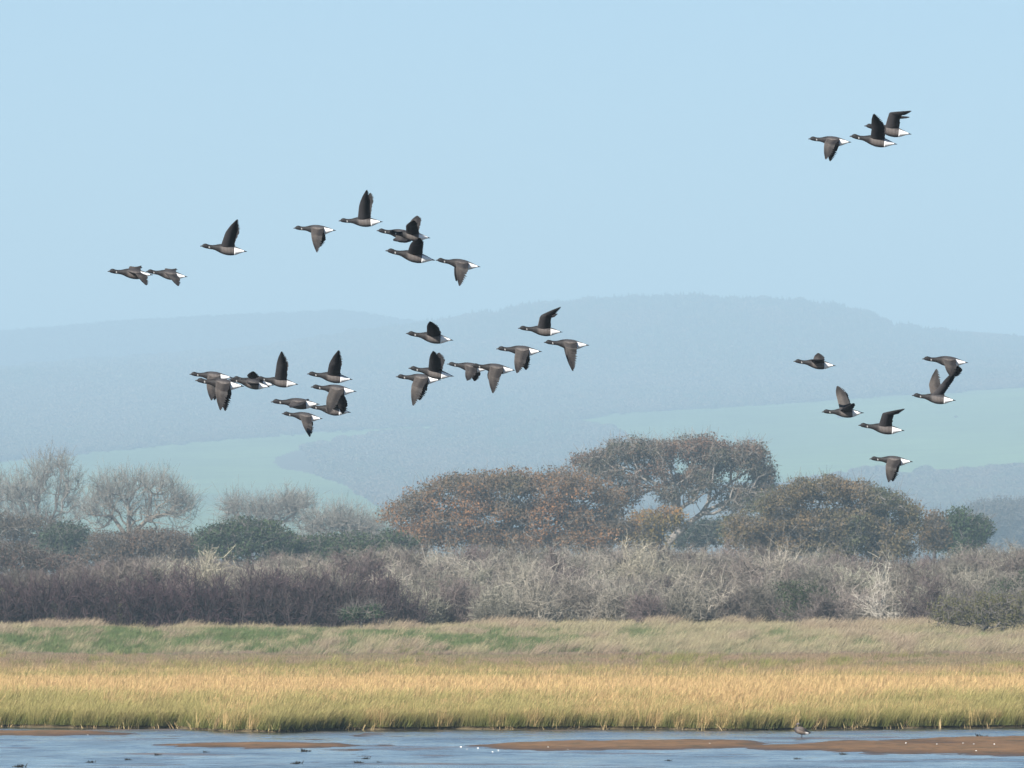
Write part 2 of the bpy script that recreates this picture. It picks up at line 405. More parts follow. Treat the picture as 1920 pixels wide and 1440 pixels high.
# woods on the slopes: uncountable masses
def conifer(seed):
    r = rng_(seed); a = Acc()
    for k in range(6):
        z0 = .12 + k * .145; rad = .30 * (1 - k / 6.6); n = 9
        an = np.arange(n) * 2 * pi / n + r.uniform(0, 1); rr = rad * r.uniform(.65, 1.15, n)
        ring = np.stack([rr * np.cos(an), rr * np.sin(an), np.full(n, z0) + r.uniform(-.03, .03, n)], 1)
        V = np.vstack([ring, [[0, 0, z0 + .27]]])
        T = np.stack([np.arange(n), (np.arange(n) + 1) % n, np.full(n, n)], 1)
        a.add(V, T, np.array([.055, .07, .045]) * r.uniform(.8, 1.2))
    return a.mesh('conifer')
def round_tree(seed, col):
    r = rng_(seed); n = 260
    c = norm(r.normal(size=(n, 3))) * r.uniform(.6, 1, (n, 1)) ** .5 * [.5, .5, .42] + [0, 0, .55]
    V, Qd = leaves(r, c, r.uniform(.12, .22, n)); a = Acc()
    a.add(V, Qd, np.repeat(np.array(col) * r.uniform(.88, 1.12, (n, 1)), 4, 0)); return a.mesh('round_tree')
WP = [proto('wood_source_0', conifer(1), M_WOOD), proto('wood_source_1', conifer(2), M_WOOD),
      proto('wood_source_2', round_tree(3, (.14, .12, .085)), M_WOOD), proto('wood_source_3', round_tree(4, (.12, .12, .075)), M_WOOD), proto('wood_source_4', round_tree(5, (.165, .135, .095)), M_WOOD)]
r = rng_(77)
def wood_points(n):
    ii = r.integers(0, nr - 1, n); jj = r.uniform(0, 1, n)
    Yp = 5000 + 7660 * r.random(n) ** 1.05; px = r.uniform(-160, 2080, n)
    row = np.interp(Yp, Ys, np.arange(len(Ys))); r0 = np.clip(row.astype(int), 0, len(Ys) - 2); fr = row - r0
    cj = np.interp(px, PXS, np.arange(len(PXS))); c0 = np.clip(cj.astype(int), 0, nc - 2); fc = cj - c0
    bl = lambda A: (A[r0, c0] * (1 - fc) + A[r0, c0 + 1] * fc) * (1 - fr) + (A[r0 + 1, c0] * (1 - fc) + A[r0 + 1, c0 + 1] * fc) * fr
    return px, Yp, bl(Ps), np.stack([bl(HX), bl(HY), bl(HZ)], 1)
px, Yp, py, P3 = wood_points(150000)
jx = 16 * noise2(px * .05, py * .09, 45, 3); fa, fb = field_mask(px + jx, py + .25 * jx)
keep = ~(fa | fb) & (Yp > 5800)
# open strips of pasture within the woods
keep &= ~((noise2(px * .004, Yp * .0008, 41, 3) > .45) & (Yp < 8600))
px, Yp, P3 = px[keep], Yp[keep], P3[keep]
con = (Yp > 10600) & (px > 700)
blk = noise2(px * .006 + 3, Yp * .0011, 43, 3)                         # blocks of dark firs, brown oak and pale larch
con = con & (blk > -.25) | (~con & (blk > .38))
idx = np.where(con, r.integers(0, 2, len(px)), np.where(blk < -.2, 4, r.integers(2, 4, len(px))))
idx = np.where(r.random(len(px)) < .18, r.integers(2, 5, len(px)), idx)
h = np.where(idx < 2, r.uniform(5, 13, len(px)), r.uniform(6, 12, len(px))) * (1 + .25 * noise2(px * .03, Yp * .01, 44, 2)) * np.interp(Yp, [5800, 8500, 11000], [.45, .6, 1.0])
scl = np.stack([np.where(idx < 2, h * 1.1, h * 1.5)] * 2 + [h], 1)
rot = np.stack([0 * px, 0 * px, r.uniform(0, 6.3, len(px))], 1)
P3[:, 2] -= 1
# hedgerows and lone trees between the fields
hp = []
for line_ in ([(1060, 790), (1140, 775), (1540, 754), (1920, 726)], [(60, 858), (300, 836), (660, 808), (820, 798)]):
    q = np.array(line_, float); tt = r.uniform(0, len(q) - 1, 130); k0 = np.minimum(tt.astype(int), len(q) - 2); hp.append(q[k0] + (q[k0 + 1] - q[k0]) * (tt - k0)[:, None] + r.normal(size=(130, 2)) * [3, .8])
hp = np.concatenate(hp); hp = np.concatenate([hp, np.stack([r.uniform(-100, 2020, 24), r.uniform(740, 960, 24)], 1)])
hx = []
for a_, b_ in hp:
    col_ = np.array([np.interp(a_, PXS, Ps[k_]) for k_ in range(0, len(Ys), 3)]); yy = np.interp(-b_, -col_, Ys[::3])
    c0 = int(np.clip(np.searchsorted(PXS, a_), 1, nc - 1)); hx.append((np.interp(yy, Ys, HX[:, c0]), yy, np.interp(yy, Ys, HZ[:, c0]) - .5))
hx = np.array(hx); m_ = len(hx); hh = r.uniform(2, 6, m_)
P3 = np.concatenate([P3, hx]); idx = np.concatenate([idx, r.integers(2, 4, m_)]); scl = np.concatenate([scl, np.stack([hh * 1.5, hh * 1.5, hh], 1)]); rot = np.concatenate([rot, np.stack([0 * hh, 0 * hh, r.uniform(0, 6, m_)], 1)])
scatter('hillside_wood', P3, rot, scl, idx, WP)
n = 9000; px = r.uniform(-160, 1100, n); t = r.uniform(0, 1, n) ** 2
Yq = 15000 - 840 * t
zq = EYE + (HOR - np.interp(px, PXS, LEFT) - 90 * t * .7) / F * Yq - 1.5
h = r.uniform(6, 13, n)
WP2 = [proto('ridge_source_0', conifer(8), M_WOOD), proto('ridge_source_1', round_tree(9, (.09, .075, .05)), M_WOOD), proto('ridge_source_2', round_tree(10, (.08, .07, .04)), M_WOOD)]
scatter('ridge_wood', np.stack([(px - 960) / F * Yq, Yq, zq], 1), np.stack([0 * px, 0 * px, r.uniform(0, 6.3, n)], 1), np.stack([h, h, h], 1), r.integers(0, 3, n), WP2)

# ------------------------------------------------------------------ haze
def haze_box():
    x0, x1, y0, y1, z0, z1 = -8000, 8000, -800, 17500, -3, 448
    V = np.array([[x, y, z] for z in (z0, z1) for y in (y0, y1) for x in (x0, x1)], float)
    Q = np.array([[0, 2, 3, 1], [4, 5, 7, 6], [0, 1, 5, 4], [2, 6, 7, 3], [0, 4, 6, 2], [1, 3, 7, 5]])
    m = bpy.data.materials.new('haze'); m.use_nodes = True; n = m.node_tree.nodes
    n.remove(n['Principled BSDF']); pv = n.new('ShaderNodeVolumePrincipled')
    pv.inputs['Color'].default_value = HAZE_COLOR; pv.inputs['Density'].default_value = HAZE_DENSITY; pv.inputs['Anisotropy'].default_value = 0.0
    m.node_tree.links.new(pv.outputs[0], n['Material Output'].inputs['Volume'])
    tag(obj('haze', make_mesh('haze', V, Q), m), kind='stuff')
haze_box()

# ------------------------------------------------------------------ trees
def grow(rng, trunk, tips, step=.8, k=.35, wob=.16):
    """connect every tip to the growing skeleton; returns nodes, parents"""
    N = [np.array(p, float) for p in trunk[0]]; par = [-1] + list(range(len(N) - 1))
    for limb in trunk[1:]:
        j = int(np.argmin([np.linalg.norm(np.array(limb[0]) - q) for q in N]))
        for p in limb[1:]:
            N.append(np.array(p, float)); par.append(j); j = len(N) - 1
    pl = [0.] * len(N)
    for a in range(1, len(N)): pl[a] = pl[par[a]] + np.linalg.norm(N[a] - N[par[a]])
    start = max(1, len(trunk[0]) // 2)
    cap = 9000
    A = np.zeros((cap, 3)); L = np.full(cap, 1e9); n = len(N); A[:n] = N; L[:n] = pl; L[:start] += 50
    ref = A[start - 1]
    for tp in tips[np.argsort(np.linalg.norm(tips - ref, axis=1))]:
        d = np.linalg.norm(A[:n] - tp, axis=1)
        j = int(np.argmin(d + k * L[:n])); d0 = d[j]
        m = max(1, int(round(d0 / step))); s = A[j].copy(); pj = j
        for q in range(1, m + 1):
            if n >= cap: break
            f = q / m; p = s + (tp - s) * f
            if q < m: p = p + rng.normal(size=3) * wob * step * 1.4 + np.array([0, 0, .10 * d0 * sin(pi * f)])
            A[n] = p; L[n] = min(L[pj], 1e8) + np.linalg.norm(p - A[pj]); par.append(pj); pj = n; n += 1
    return A[:n], np.array(par)

def skeleton(nodes, par, rtip, expo, col, acc, rmax=None, sides=6):
    n = len(nodes); cnt = np.zeros(n); ch = np.bincount(par[par >= 0], minlength=n)
    cnt[ch == 0] = 1
    for a in range(n - 1, 0, -1): cnt[par[a]] += cnt[a]
    r = rtip * cnt ** expo
    if rmax: r = np.minimum(r, rmax)
    a = np.arange(n)[par >= 0]; p = par[a]
    r1 = r[a]; r0 = np.minimum(r[p], r1 * 1.6)
    V, Qd = tubes(nodes[p], nodes[a], r0, r1, sides)
    acc.add(V, Qd, col); return r, ch

def crown_tips(rng, ell, Y, depth, n, shell=.55, umbrella=.0):
    """tip points in a union of ellipses given in photo pixels at depth Y"""
    ar = np.array([e[2] * e[3] * (e[4] if len(e) > 4 else 1) for e in ell], float); k = rng.choice(len(ell), n, p=ar / ar.sum())
    E = np.array([e[:4] for e in ell], float)[k]
    d = norm(rng.normal(size=(n, 3))); d[:, 2] = np.where(rng.random(n) < umbrella, np.abs(d[:, 2]), d[:, 2])
    rr = rng.uniform(shell, 1, n) ** .6
    s = Y / F
    y = Y + d[:, 1] * rr * depth
    return np.stack([(E[:, 0] - 960 + d[:, 0] * rr * E[:, 2]) * s, y, EYE + (HOR - E[:, 1] + d[:, 2] * rr * E[:, 3]) * s], 1), k

def leafy_tree(name, label, Y, ell, depth, ntips, per_tip, trunk, palette, seed, leaf=.17, spread=.42, bark=(.17, .15, .13), rtip=.022, rmax=None, group=None, umbrella=.25, shell=.35, k=.35, bare=0.0, cat='tree'):
    rng = rng_(seed); S = Y / 640; depth, leaf, spread, rtip = depth * S, leaf * S, spread * S, rtip * S
    if rmax: rmax *= S
    tips, ek = crown_tips(rng, ell, Y, depth, ntips, shell, umbrella)
    tr = [[W(*p) if len(p) == 3 else np.append(W(p[0], p[1], Y + 0)[[0]], [Y, W(p[0], p[1], Y)[2]]) for p in limb] for limb in trunk]
    base = tr[0][0].copy(); base[2] = float(ground_z(base[0:1], base[1:2])[0]) - .1
    if tr[0][0][2] > base[2] + .3: tr[0].insert(0, base)
    nodes, par = grow(rng, tr, tips, step=.8 * S, k=k)
    root = empty(name, base); tag(root, label, cat, group)
    A = Acc(); rad, ch = skeleton(nodes, par, rtip, .45, np.array(bark), A, rmax)
    obj('trunk', A.mesh('trunk', True, base), M_BARK, root)
    # foliage around the thin ends
    ends = nodes[(rad < rtip * 1.7)]
    n = ntips * per_tip
    c = ends[rng.integers(0, len(ends), n)] + np.clip(rng.normal(size=(n, 3)), -1.5, 1.5) * spread * [.85, .85, .6]
    pal = np.array(palette)
    # colour drifts from clump to clump
    f = noise2(c[:, 0] / S * .45 + 7, c[:, 2] / S * .6 + c[:, 1] / S * .3, seed + 1, 3) * .9 + rng.normal(size=n) * .12
    pi_ = np.clip(((f + .8) / 1.6 * len(pal)).astype(int), 0, len(pal) - 1)
    cc = pal[pi_] * rng.uniform(.82, 1.2, (n, 1))
    V, Qd = leaves(rng, c, rng.uniform(.6, 1.25, n) * leaf)
    A = Acc(); A.add(V, Qd, np.repeat(cc, 4, 0))
    # fine twigs among the leaves and past them
    m = int(ntips * 5); b0 = ends[rng.integers(0, len(ends), m)]
    V, Qd, T, _ = ribbons(rng, b0, rng.normal(size=(m, 3)) + [0, 0, .5], rng.uniform(.5, 1.1, m) * S, .03 * S, .012 * S, rng.normal(size=(m, 3)) * .2)
    A.add(V, Qd, np.array(bark) * 1.0)
    obj('crown', A.mesh('crown', False, base), M_LEAF, root)
    return root

def bare_tree(name, label, Y, ell, depth, ntips, per_tip, trunk, seed, bark=(.19, .165, .14), twig=(.185, .17, .145), tl=(.7, 1.6), up=1.0, rtip=.018, group=None, rmax=None, k=.25, tw=.024):
    rng = rng_(seed); S = Y / 700; depth, rtip, tw = depth * S, rtip * S, tw * S
    tips, ek = crown_tips(rng, ell, Y, depth, ntips, .0, .3)
    tr = [[W(p[0], p[1], Y) for p in limb] for limb in trunk]
    base = tr[0][0].copy(); base[2] = float(ground_z(base[0:1], base[1:2])[0]) - .1
    tr[0].insert(0, base)
    nodes, par = grow(rng, tr, tips, step=1.0 * S, k=k, wob=.12)
    root = empty(name, base); tag(root, label, 'tree', group)
    A = Acc(); rad, ch = skeleton(nodes, par, rtip, .47, np.array(bark), A, rmax)
    obj('trunk', A.mesh('trunk', True, base), M_BARK, root)
    thin = np.where((rad < rtip * 2.6) & (par >= 0))[0]
    n = ntips * per_tip; s = thin[rng.integers(0, len(thin), n)]
    pd = norm(nodes[s] - nodes[par[s]]); f = rng.uniform(0, 1, (n, 1))
    b0 = nodes[par[s]] * (1 - f) + nodes[s] * f
    dr = pd * .7 + rng.normal(size=(n, 3)) * .55 + np.array([0, 0, up])
    n = n // 2; s = s[:n]; b0 = b0[:n]; dr = dr[:n]
    V, Qd, T, P = ribbons(rng, b0, dr, rng.uniform(*tl, n) * S, tw, tw * .5, rng.normal(size=(n, 3)) * .15 + [0, 0, .15 * up])
    A = Acc(); A.add(V, Qd, np.repeat(np.array(twig) * rng.uniform(.7, 1.3, (n, 1)), 6, 0))
    # side twigs
    m = n * 2; s2 = rng.integers(0, n, m); b1 = P[s2, 1] * .5 + P[s2, rng.integers(0, 3, m)] * .5
    V, Qd, T, _ = ribbons(rng, b1, dr[s2] * .6 + rng.normal(size=(m, 3)) * .6 + [0, 0, .3 * up], rng.uniform(.25, .75, m) * S, tw * .7, tw * .4, None, 1)
    A.add(V, Qd, np.repeat(np.array(twig) * rng.uniform(.7, 1.3, (m, 1)), 4, 0))
    obj('crown', A.mesh('crown', False, base), M_TWIG, root)
    return root

RUST = [(0.3006, 0.145, 0.0627), (0.2613, 0.1352, 0.0602), (0.2156, 0.1229, 0.059), (0.1633, 0.1057, 0.0576), (0.1372, 0.0983, 0.0526), (0.1045, 0.0885, 0.0476)]
RUST2 = [(0.191, 0.1032, 0.0636), (0.1663, 0.096, 0.0612), (0.1417, 0.0912, 0.0575), (0.1133, 0.0864, 0.0563), (0.0862, 0.0816, 0.0514), (0.0616, 0.0696, 0.0489)]
OLIVE = [(0.1876, 0.1248, 0.0612), (0.1694, 0.1176, 0.0587), (0.1513, 0.1128, 0.0563), (0.1271, 0.1056, 0.0514), (0.0944, 0.096, 0.0465), (0.0665, 0.0816, 0.0392)]

leafy_tree('oak_tree', 'tall rounded oak with leaning pale trunk and open branches between two lower oaks', 1100,
    [(1118, 870, 46, 24), (1180, 848, 55, 24), (1245, 850, 50, 22), (1310, 842, 55, 26), (1345, 862, 45, 32), (1402, 862, 40, 32), (1432, 895, 24, 32, 1.3), (1150, 888, 60, 20, .6), (1225, 885, 50, 28, .6), (1310, 900, 50, 30, .9), (1390, 925, 42, 18, 1.0), (1438, 930, 28, 28, 1.2), (1260, 925, 60, 28, .25), (1180, 922, 40, 26, .6), (1380, 950, 50, 22, .35)],
    4.6, 1050, 40,
    [[(1248, 1022), (1270, 1000), (1292, 981), (1316, 963), (1328, 942), (1331, 918), (1335, 890)], [(1316, 963), (1345, 948), (1385, 930)], [(1316, 963), (1300, 935), (1295, 905), (1300, 870)],
     [(1270, 1000), (1270, 960), (1272, 930), (1262, 900), (1235, 880), (1200, 865)], [(1272, 930), (1225, 918), (1160, 890)], [(1328, 942), (1370, 905), (1405, 880)]],
    RUST2, 101, leaf=.16, spread=.36, bark=(.24, .21, .18), rtip=.02, rmax=.36, k=.5, shell=.1)
leafy_tree('oak_tree', 'broad low rust-brown oak sloping down towards the bare trees', 1000,
    [(745, 968, 32, 22), (790, 945, 50, 28), (850, 922, 55, 30), (915, 912, 60, 28), (980, 910, 55, 28), (1045, 908, 55, 28), (1100, 918, 50, 28), (1150, 945, 36, 28), (830, 985, 60, 32), (920, 970, 80, 45), (1020, 970, 80, 45), (1105, 982, 60, 34), (770, 1005, 50, 24), (1150, 995, 40, 28), (860, 1015, 90, 22), (980, 1015, 90, 24), (1090, 1015, 70, 22)],
    5.0, 1300, 46, [[(960, 1030), (955, 995), (950, 965)], [(950, 965), (890, 940)], [(950, 965), (1030, 935)], [(955, 995), (830, 980)], [(955, 995), (1080, 970)]],
    RUST, 102, leaf=.165, spread=.42, k=.4, shell=.2)
leafy_tree('oak_tree', 'dense olive-brown oak with bumpy dome standing nearest the small green tree', 920,
    [(1395, 988, 42, 28), (1440, 950, 36, 26), (1490, 928, 42, 26), (1545, 922, 50, 26), (1600, 930, 46, 26), (1655, 945, 46, 28), (1703, 972, 30, 32), (1455, 1000, 60, 34), (1530, 985, 70, 45), (1610, 990, 70, 45), (1675, 1005, 50, 34), (1560, 1035, 80, 22), (1400, 1015, 50, 22), (1660, 1035, 60, 22), (1470, 1030, 60, 22)],
    4.6, 1300, 46, [[(1560, 1045), (1555, 1005), (1550, 970)], [(1550, 970), (1490, 950)], [(1550, 970), (1620, 955)], [(1555, 1005), (1440, 985)], [(1555, 1005), (1660, 985)]],
    OLIVE, 103, leaf=.165, spread=.40, k=.4, shell=.2)
leafy_tree('shrub', 'small yellow-brown shrub under the leaning oak trunk', 1020,
    [(1215, 985, 34, 26), (1255, 972, 30, 18), (1190, 1005, 34, 24), (1225, 1010, 30, 20)], 2.4, 200, 34, [[(1225, 1020), (1225, 995)]], [(.26, .135, .035), (.2, .14, .04), (.15, .12, .04)], 104, cat='shrub')
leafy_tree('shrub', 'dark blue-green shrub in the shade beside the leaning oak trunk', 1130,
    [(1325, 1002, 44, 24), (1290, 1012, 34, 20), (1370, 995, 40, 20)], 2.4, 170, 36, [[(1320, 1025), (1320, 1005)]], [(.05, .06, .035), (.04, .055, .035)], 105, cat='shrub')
leafy_tree('green_tree', 'small dark green tree beyond the dense oak, by the hazy rounded tree', 1000,
    [(1800, 980, 26, 24), (1830, 992, 26, 22), (1808, 1004, 40, 22), (1800, 1022, 50, 18)], 1.8, 220, 44, [[(1808, 1030), (1808, 995)]], [(.045, .07, .03), (.055, .085, .035), (.035, .055, .025)], 106, leaf=.18, cat='tree')
leafy_tree('shrub', 'low brown shrub between the dense oak and small green tree', 990,
    [(1755, 988, 20, 22), (1748, 1010, 28, 22)], 1.6, 120, 34, [[(1752, 1020), (1752, 995)]], [(.19, .105, .045), (.12, .085, .04)], 107, cat='shrub')
leafy_tree('hazy_tree', 'wide rounded tree fading into blue haze far behind the scrub', 3300,
    [(1870, 972, 70, 34), (1940, 970, 60, 32), (1900, 995, 110, 34)], 6, 700, 46, [[(1890, 1050), (1890, 1000)]], [(.09, .075, .055), (.08, .07, .05), (.07, .06, .045)], 108, leaf=.16, spread=.4, rtip=.015, k=.3)

bare_tree('bare_tree', 'tallest leafless tree with fanned upright branches, near the edge of the frame', 1300,
    [(70, 925, 50, 50), (112, 880, 30, 28), (85, 890, 30, 30), (30, 940, 50, 40), (128, 925, 32, 50), (60, 985, 80, 35), (140, 965, 30, 40)], 3.6, 620, 6, [[(78, 1060), (78, 1010)], [(78, 1010), (50, 960), (40, 930)], [(78, 1010), (68, 950), (70, 895)], [(78, 1010), (105, 955), (115, 895)]], 201, up=.7)
bare_tree('bare_tree', 'leafless tree cut off by the frame beside the tallest bare tree', 1320,
    [(-40, 940, 50, 50), (-10, 935, 35, 50), (-60, 970, 60, 45)], 3.4, 380, 6, [[(-30, 1060), (-30, 1010)], [(-30, 1010), (-45, 950)], [(-30, 1010), (0, 950)]], 202, up=.7)
bare_tree('bare_tree', 'wide leafless tree with several stout upright trunks', 1250,
    [(192, 935, 30, 40), (225, 925, 28, 38), (262, 915, 26, 30), (300, 918, 30, 32), (330, 945, 26, 40), (355, 960, 22, 30), (178, 970, 30, 36), (245, 960, 60, 35, .5), (310, 970, 50, 30, .5)], 3.6, 680, 6,
    [[(240, 1060), (240, 1010)], [(240, 1010), (212, 970), (205, 920)], [(240, 1010), (241, 960), (240, 905)], [(240, 1010), (275, 975), (285, 925)], [(275, 975), (320, 960), (345, 945)]], 203, bark=(.22, .18, .14), up=.7)
bare_tree('bare_tree', 'low domed leafless tree above the dark green bush', 1300,
    [(440, 960, 34, 28), (500, 965, 60, 30), (555, 953, 42, 30)], 3.0, 460, 7, [[(500, 1040), (500, 1000)], [(500, 1000), (450, 970)], [(500, 1000), (550, 965)]], 204, up=.35)
bare_tree('bare_tree', 'low pale leafless tree beside the broad rusty oak', 1200,
    [(640, 988, 60, 34), (590, 992, 40, 30), (690, 995, 40, 28)], 3.0, 460, 7, [[(640, 1040), (640, 1010)], [(640, 1010), (600, 990)], [(640, 1010), (680, 990)]], 205, up=.3)

GREEN = [(.05, .075, .03), (.06, .085, .035), (.04, .06, .03), (.07, .085, .04)]
BROWN = [(.16, .10, .065), (.13, .09, .06), (.11, .085, .058), (.085, .075, .048)]
def bush(name, label, Y, ell, depth, ntips, per_tip, palette, seed, **kw):
    cx = sum(e[0] for e in ell) / len(ell); by = max(e[1] + e[3] for e in ell)
    return leafy_tree(name, label, Y, ell, depth, ntips, per_tip, [[(cx, by), (cx, by - 12)]], palette, seed, cat='bush', **kw)
bush('evergreen_bush', 'large dome-shaped dark green bush in front of the low bare trees', 900, [(465, 1005, 70, 28), (410, 1012, 45, 22), (525, 1020, 40, 24), (470, 1035, 100, 28)], 3.2, 420, 44, GREEN, 301)
bush('evergreen_bush', 'smaller mid-green bush at the foot of the rusty oak', 900, [(730, 1022, 50, 20), (660, 1020, 40, 18), (610, 1025, 45, 18), (690, 1038, 80, 16)], 2.4, 300, 40, GREEN, 302)
bush('evergreen_bush', 'dark blue-green bush below the tallest bare tree', 950, [(125, 1010, 42, 26), (110, 1040, 55, 28)], 2.4, 260, 42, [(.045, .06, .035), (.05, .07, .04), (.06, .065, .045)], 303)
bush('brown_bush', 'russet-brown bush below the wide bare tree', 930, [(210, 1022, 60, 22), (280, 1017, 60, 24), (335, 1022, 44, 24), (250, 1048, 120, 24)], 2.8, 440, 40, BROWN, 304, leaf=.14)
bush('brown_bush', 'reddish-brown bush beside the frame edge, above the hedge', 800, [(30, 1050, 64, 28), (-40, 1050, 60, 30), (100, 1062, 60, 18)], 2.6, 320, 40, [(.14, .08, .06), (.11, .072, .055), (.08, .065, .045)], 305, leaf=.14)
bush('brown_bush', 'dull brown bush under the two tallest bare trees', 1000, [(60, 995, 60, 30), (0, 995, 50, 34), (-70, 1005, 60, 38), (50, 1030, 90, 24)], 2.6, 340, 30, BROWN, 306, leaf=.14)
bush('brown_bush', 'grey-brown bush filling the gap between two evergreen bushes', 960, [(560, 1030, 50, 20), (590, 1045, 60, 18), (360, 1035, 40, 20)], 2.2, 240, 34, [(.13, .10, .075), (.11, .09, .068)], 307, leaf=.13)

# ------------------------------------------------------------------ thorn scrub
def thorn(seed, h=4.0, wd=2.6, n1=26, n2=11, n3=11, col=(.27, .235, .19), up=.5, flat=1.0):
    """leafless bush: arching stems, branches, a fuzz of twigs turned outwards over a dome"""
    r = rng_(seed); A = Acc(); c0 = np.array(col)
    a = r.uniform(0, 2 * pi, n1); e = r.uniform(.15, 1.5, n1)
    reach = np.stack([np.cos(a) * np.cos(e) * wd, np.sin(a) * np.cos(e) * wd, np.sin(e) * h * .86], 1)   # point on the dome
    L1 = np.linalg.norm(reach, axis=1) * r.uniform(.75, 1.0, n1); d1 = norm(reach)
    b1 = np.stack([r.normal(size=n1) * wd * .12, r.normal(size=n1) * wd * .12, np.zeros(n1)], 1)
    V, Q, T, P1 = ribbons(r, b1, d1, L1, .09, .03, r.normal(size=(n1, 3)) * .12 + [0, 0, .06], 4); A.add(V, Q, c0 * .85)
    m = n1 * n2; s = r.integers(0, n1, m); k = r.uniform(.9, 3.99, m); ki = k.astype(int); f = (k - ki)[:, None]
    b2 = P1[s, ki] * (1 - f) + P1[s, np.minimum(ki + 1, 4)] * f
    d2 = norm(d1[s]) * .6 + r.normal(size=(m, 3)) * .75 + [0, 0, up * .4]
    V, Q, T, P2 = ribbons(r, b2, d2, r.uniform(.5, 1.1, m) * h / 4, .04, .018, r.normal(size=(m, 3)) * .3, 3); A.add(V, Q, np.repeat(c0 * r.uniform(.8, 1.25, (m, 1)), 8, 0))
    q = m * n3; s = r.integers(0, m, q); ki = r.integers(0, 4, q)
    b3 = P2[s, ki] + r.normal(size=(q, 3)) * .04
    d3 = norm(d2[s]) * .5 + r.normal(size=(q, 3)) * .8 + [0, 0, up * .7]
    V, Q, T, _ = ribbons(r, b3, d3, r.uniform(.2, .6, q), .022, .011, r.normal(size=(q, 3)) * .35, 2)
    A.add(V, Q, np.repeat(c0 * r.uniform(.6, 1.3, (q, 1)), 6, 0))
    A.V = [np.where(v[:, 2:3] < 0, v * [1, 1, -.3], v) for v in A.V]
    return A.mesh('thorn_bush')
GREY = (.215, .19, .152); MAUVE = (.135, .108, .094); PALE = (.28, .255, .20)
SP = [proto('scrub_source_%d' % k, thorn(400 + k, col=c, up=u, h=2.8, wd=1.9, n3=13), M_SCRUB) for k, (c, u) in enumerate([(GREY, .4), (GREY, .1), (MAUVE, .7), (PALE, .3), ((.165, .142, .118), .5), ((.19, .163, .13), .1)])]
r = rng_(55)
top = lambda px: np.interp(px, [-300, 200, 330, 420, 560, 700, 800, 900, 1000, 1100, 1200, 1280, 1350, 1450, 1600, 1700, 1800, 1920, 2300], [1062, 1062, 1050, 1047, 1042, 1036, 1032, 1030, 1024, 1024, 1014, 1022, 1017, 1032, 1047, 1047, 1032, 1022, 1022])
pts, scl, idx = [], [], []
for k in range(1100):
    px = r.uniform(-350, 2300); Y = 546 + 134 * r.random()
    if px < 280 and Y < 600: continue
    x = (px - 960) / F * Y; z = float(ground_z(np.array([x]), np.array([Y]))[0])
    h = r.uniform(1.5, 2.9)
    lim = EYE + (HOR - top(px) - r.uniform(-4, 8) - 11 * (.1 + float(noise2(np.array([px * .011]), np.array([Y * .01]), 57, 2)[0]))) / F * Y - z         # never above the scrub's skyline
    h = min(h, lim) if Y < 650 else lim
    if h < .7: continue
    sx = h / 2.8
    pts.append((x, Y, z - .1)); scl.append((sx * r.uniform(.9, 1.5), sx * 1.1, sx)); idx.append(2 if px < 290 else r.choice(6, p=[.24, .2, .17, .12, .15, .12]))
n = len(pts)
scatter('thorn_scrub', np.array(pts), np.stack([r.normal(size=n) * .08, r.normal(size=n) * .08, r.uniform(0, 6.3, n)], 1), np.array(scl), idx, SP)

def thorn_thing(label, px, Y, toppy, width_px, seed, col, up=.4, **kw):
    x = (px - 960) / F * Y; z = float(ground_z(np.array([x]), np.array([Y]))[0])
    h = EYE + (HOR - toppy) / F * Y - z; wd = width_px / F * Y / 2
    o = obj('thorn_bush', thorn(seed, h=h, wd=wd, col=col, up=up, **kw), M_TWIG); o.location = (x, Y, z)
    return tag(o, label, 'bush', 'thorn bushes standing out of the scrub')
thorn_thing('pale grey tangled thorn bush with a dark hollow below the rusty oak', 1000, 549, 1075, 190, 501, (.30, .265, .21), n1=34)
thorn_thing('bleached whitish dead thorn with bare upright stems under the dense oak', 1655, 580, 1030, 70, 502, (.42, .38, .31), up=.9, n1=14, n2=5, n3=4)
thorn_thing('bleached branching thorn in front of the scrub, towards the olive bush', 1655, 547, 1085, 130, 503, (.38, .34, .28), up=.6, n1=18, n2=8, n3=5)
thorn_thing('sprawling pale thorn bush with long arching stems, below the leaning oak', 1310, 549, 1065, 170, 504, (.32, .28, .225), n1=30)
thorn_thing('low mauve-brown thorn bush at the grass edge under the tall oak', 1215, 546, 1115, 110, 505, (.15, .115, .105), up=.8, n1=40)
thorn_thing('dull purple-brown thorn bush beside the end of the dark hedge', 850, 552, 1085, 150, 506, (.16, .125, .11), up=.7, n1=36)
thorn_thing('pale straw-grey thorn bush topping the scrub just under the leaning trunk', 1195, 600, 1008, 120, 507, (.35, .31, .23), n1=28)
thorn_thing('pale grey thorn bush rising behind the dark hedge', 385, 560, 1030, 90, 508, (.36, .32, .235), n1=24)
thorn_thing('light grey thorn bush below the dense oak, topping the scrub beside bleached stems', 1450, 600, 1010, 110, 509, (.33, .29, .23), n1=24, n3=8)
bush('green_bush', 'small dark green bush tangled in grey thorns below the dense oak', 551, [(1490, 1108, 38, 20), (1530, 1122, 34, 18), (1508, 1145, 46, 20)], 1.8, 120, 30, GREEN, 310, leaf=.12, bark=(.10, .09, .07), rtip=.012)
bush('olive_bush', 'olive-green rounded bush at the grass edge beside the frame', 531, [(1790, 1145, 50, 28), (1850, 1140, 60, 32), (1920, 1140, 60, 34), (1840, 1165, 100, 18)], 2.4, 330, 30, [(.135, .128, .05), (.16, .148, .06), (.11, .105, .05), (.17, .15, .07)], 311, leaf=.11, spread=.3)
bush('green_bush', 'dark green bush half hidden behind the olive bush', 552, [(1890, 1105, 40, 16), (1940, 1090, 40, 24)], 1.6, 90, 34, GREEN, 312, leaf=.12)
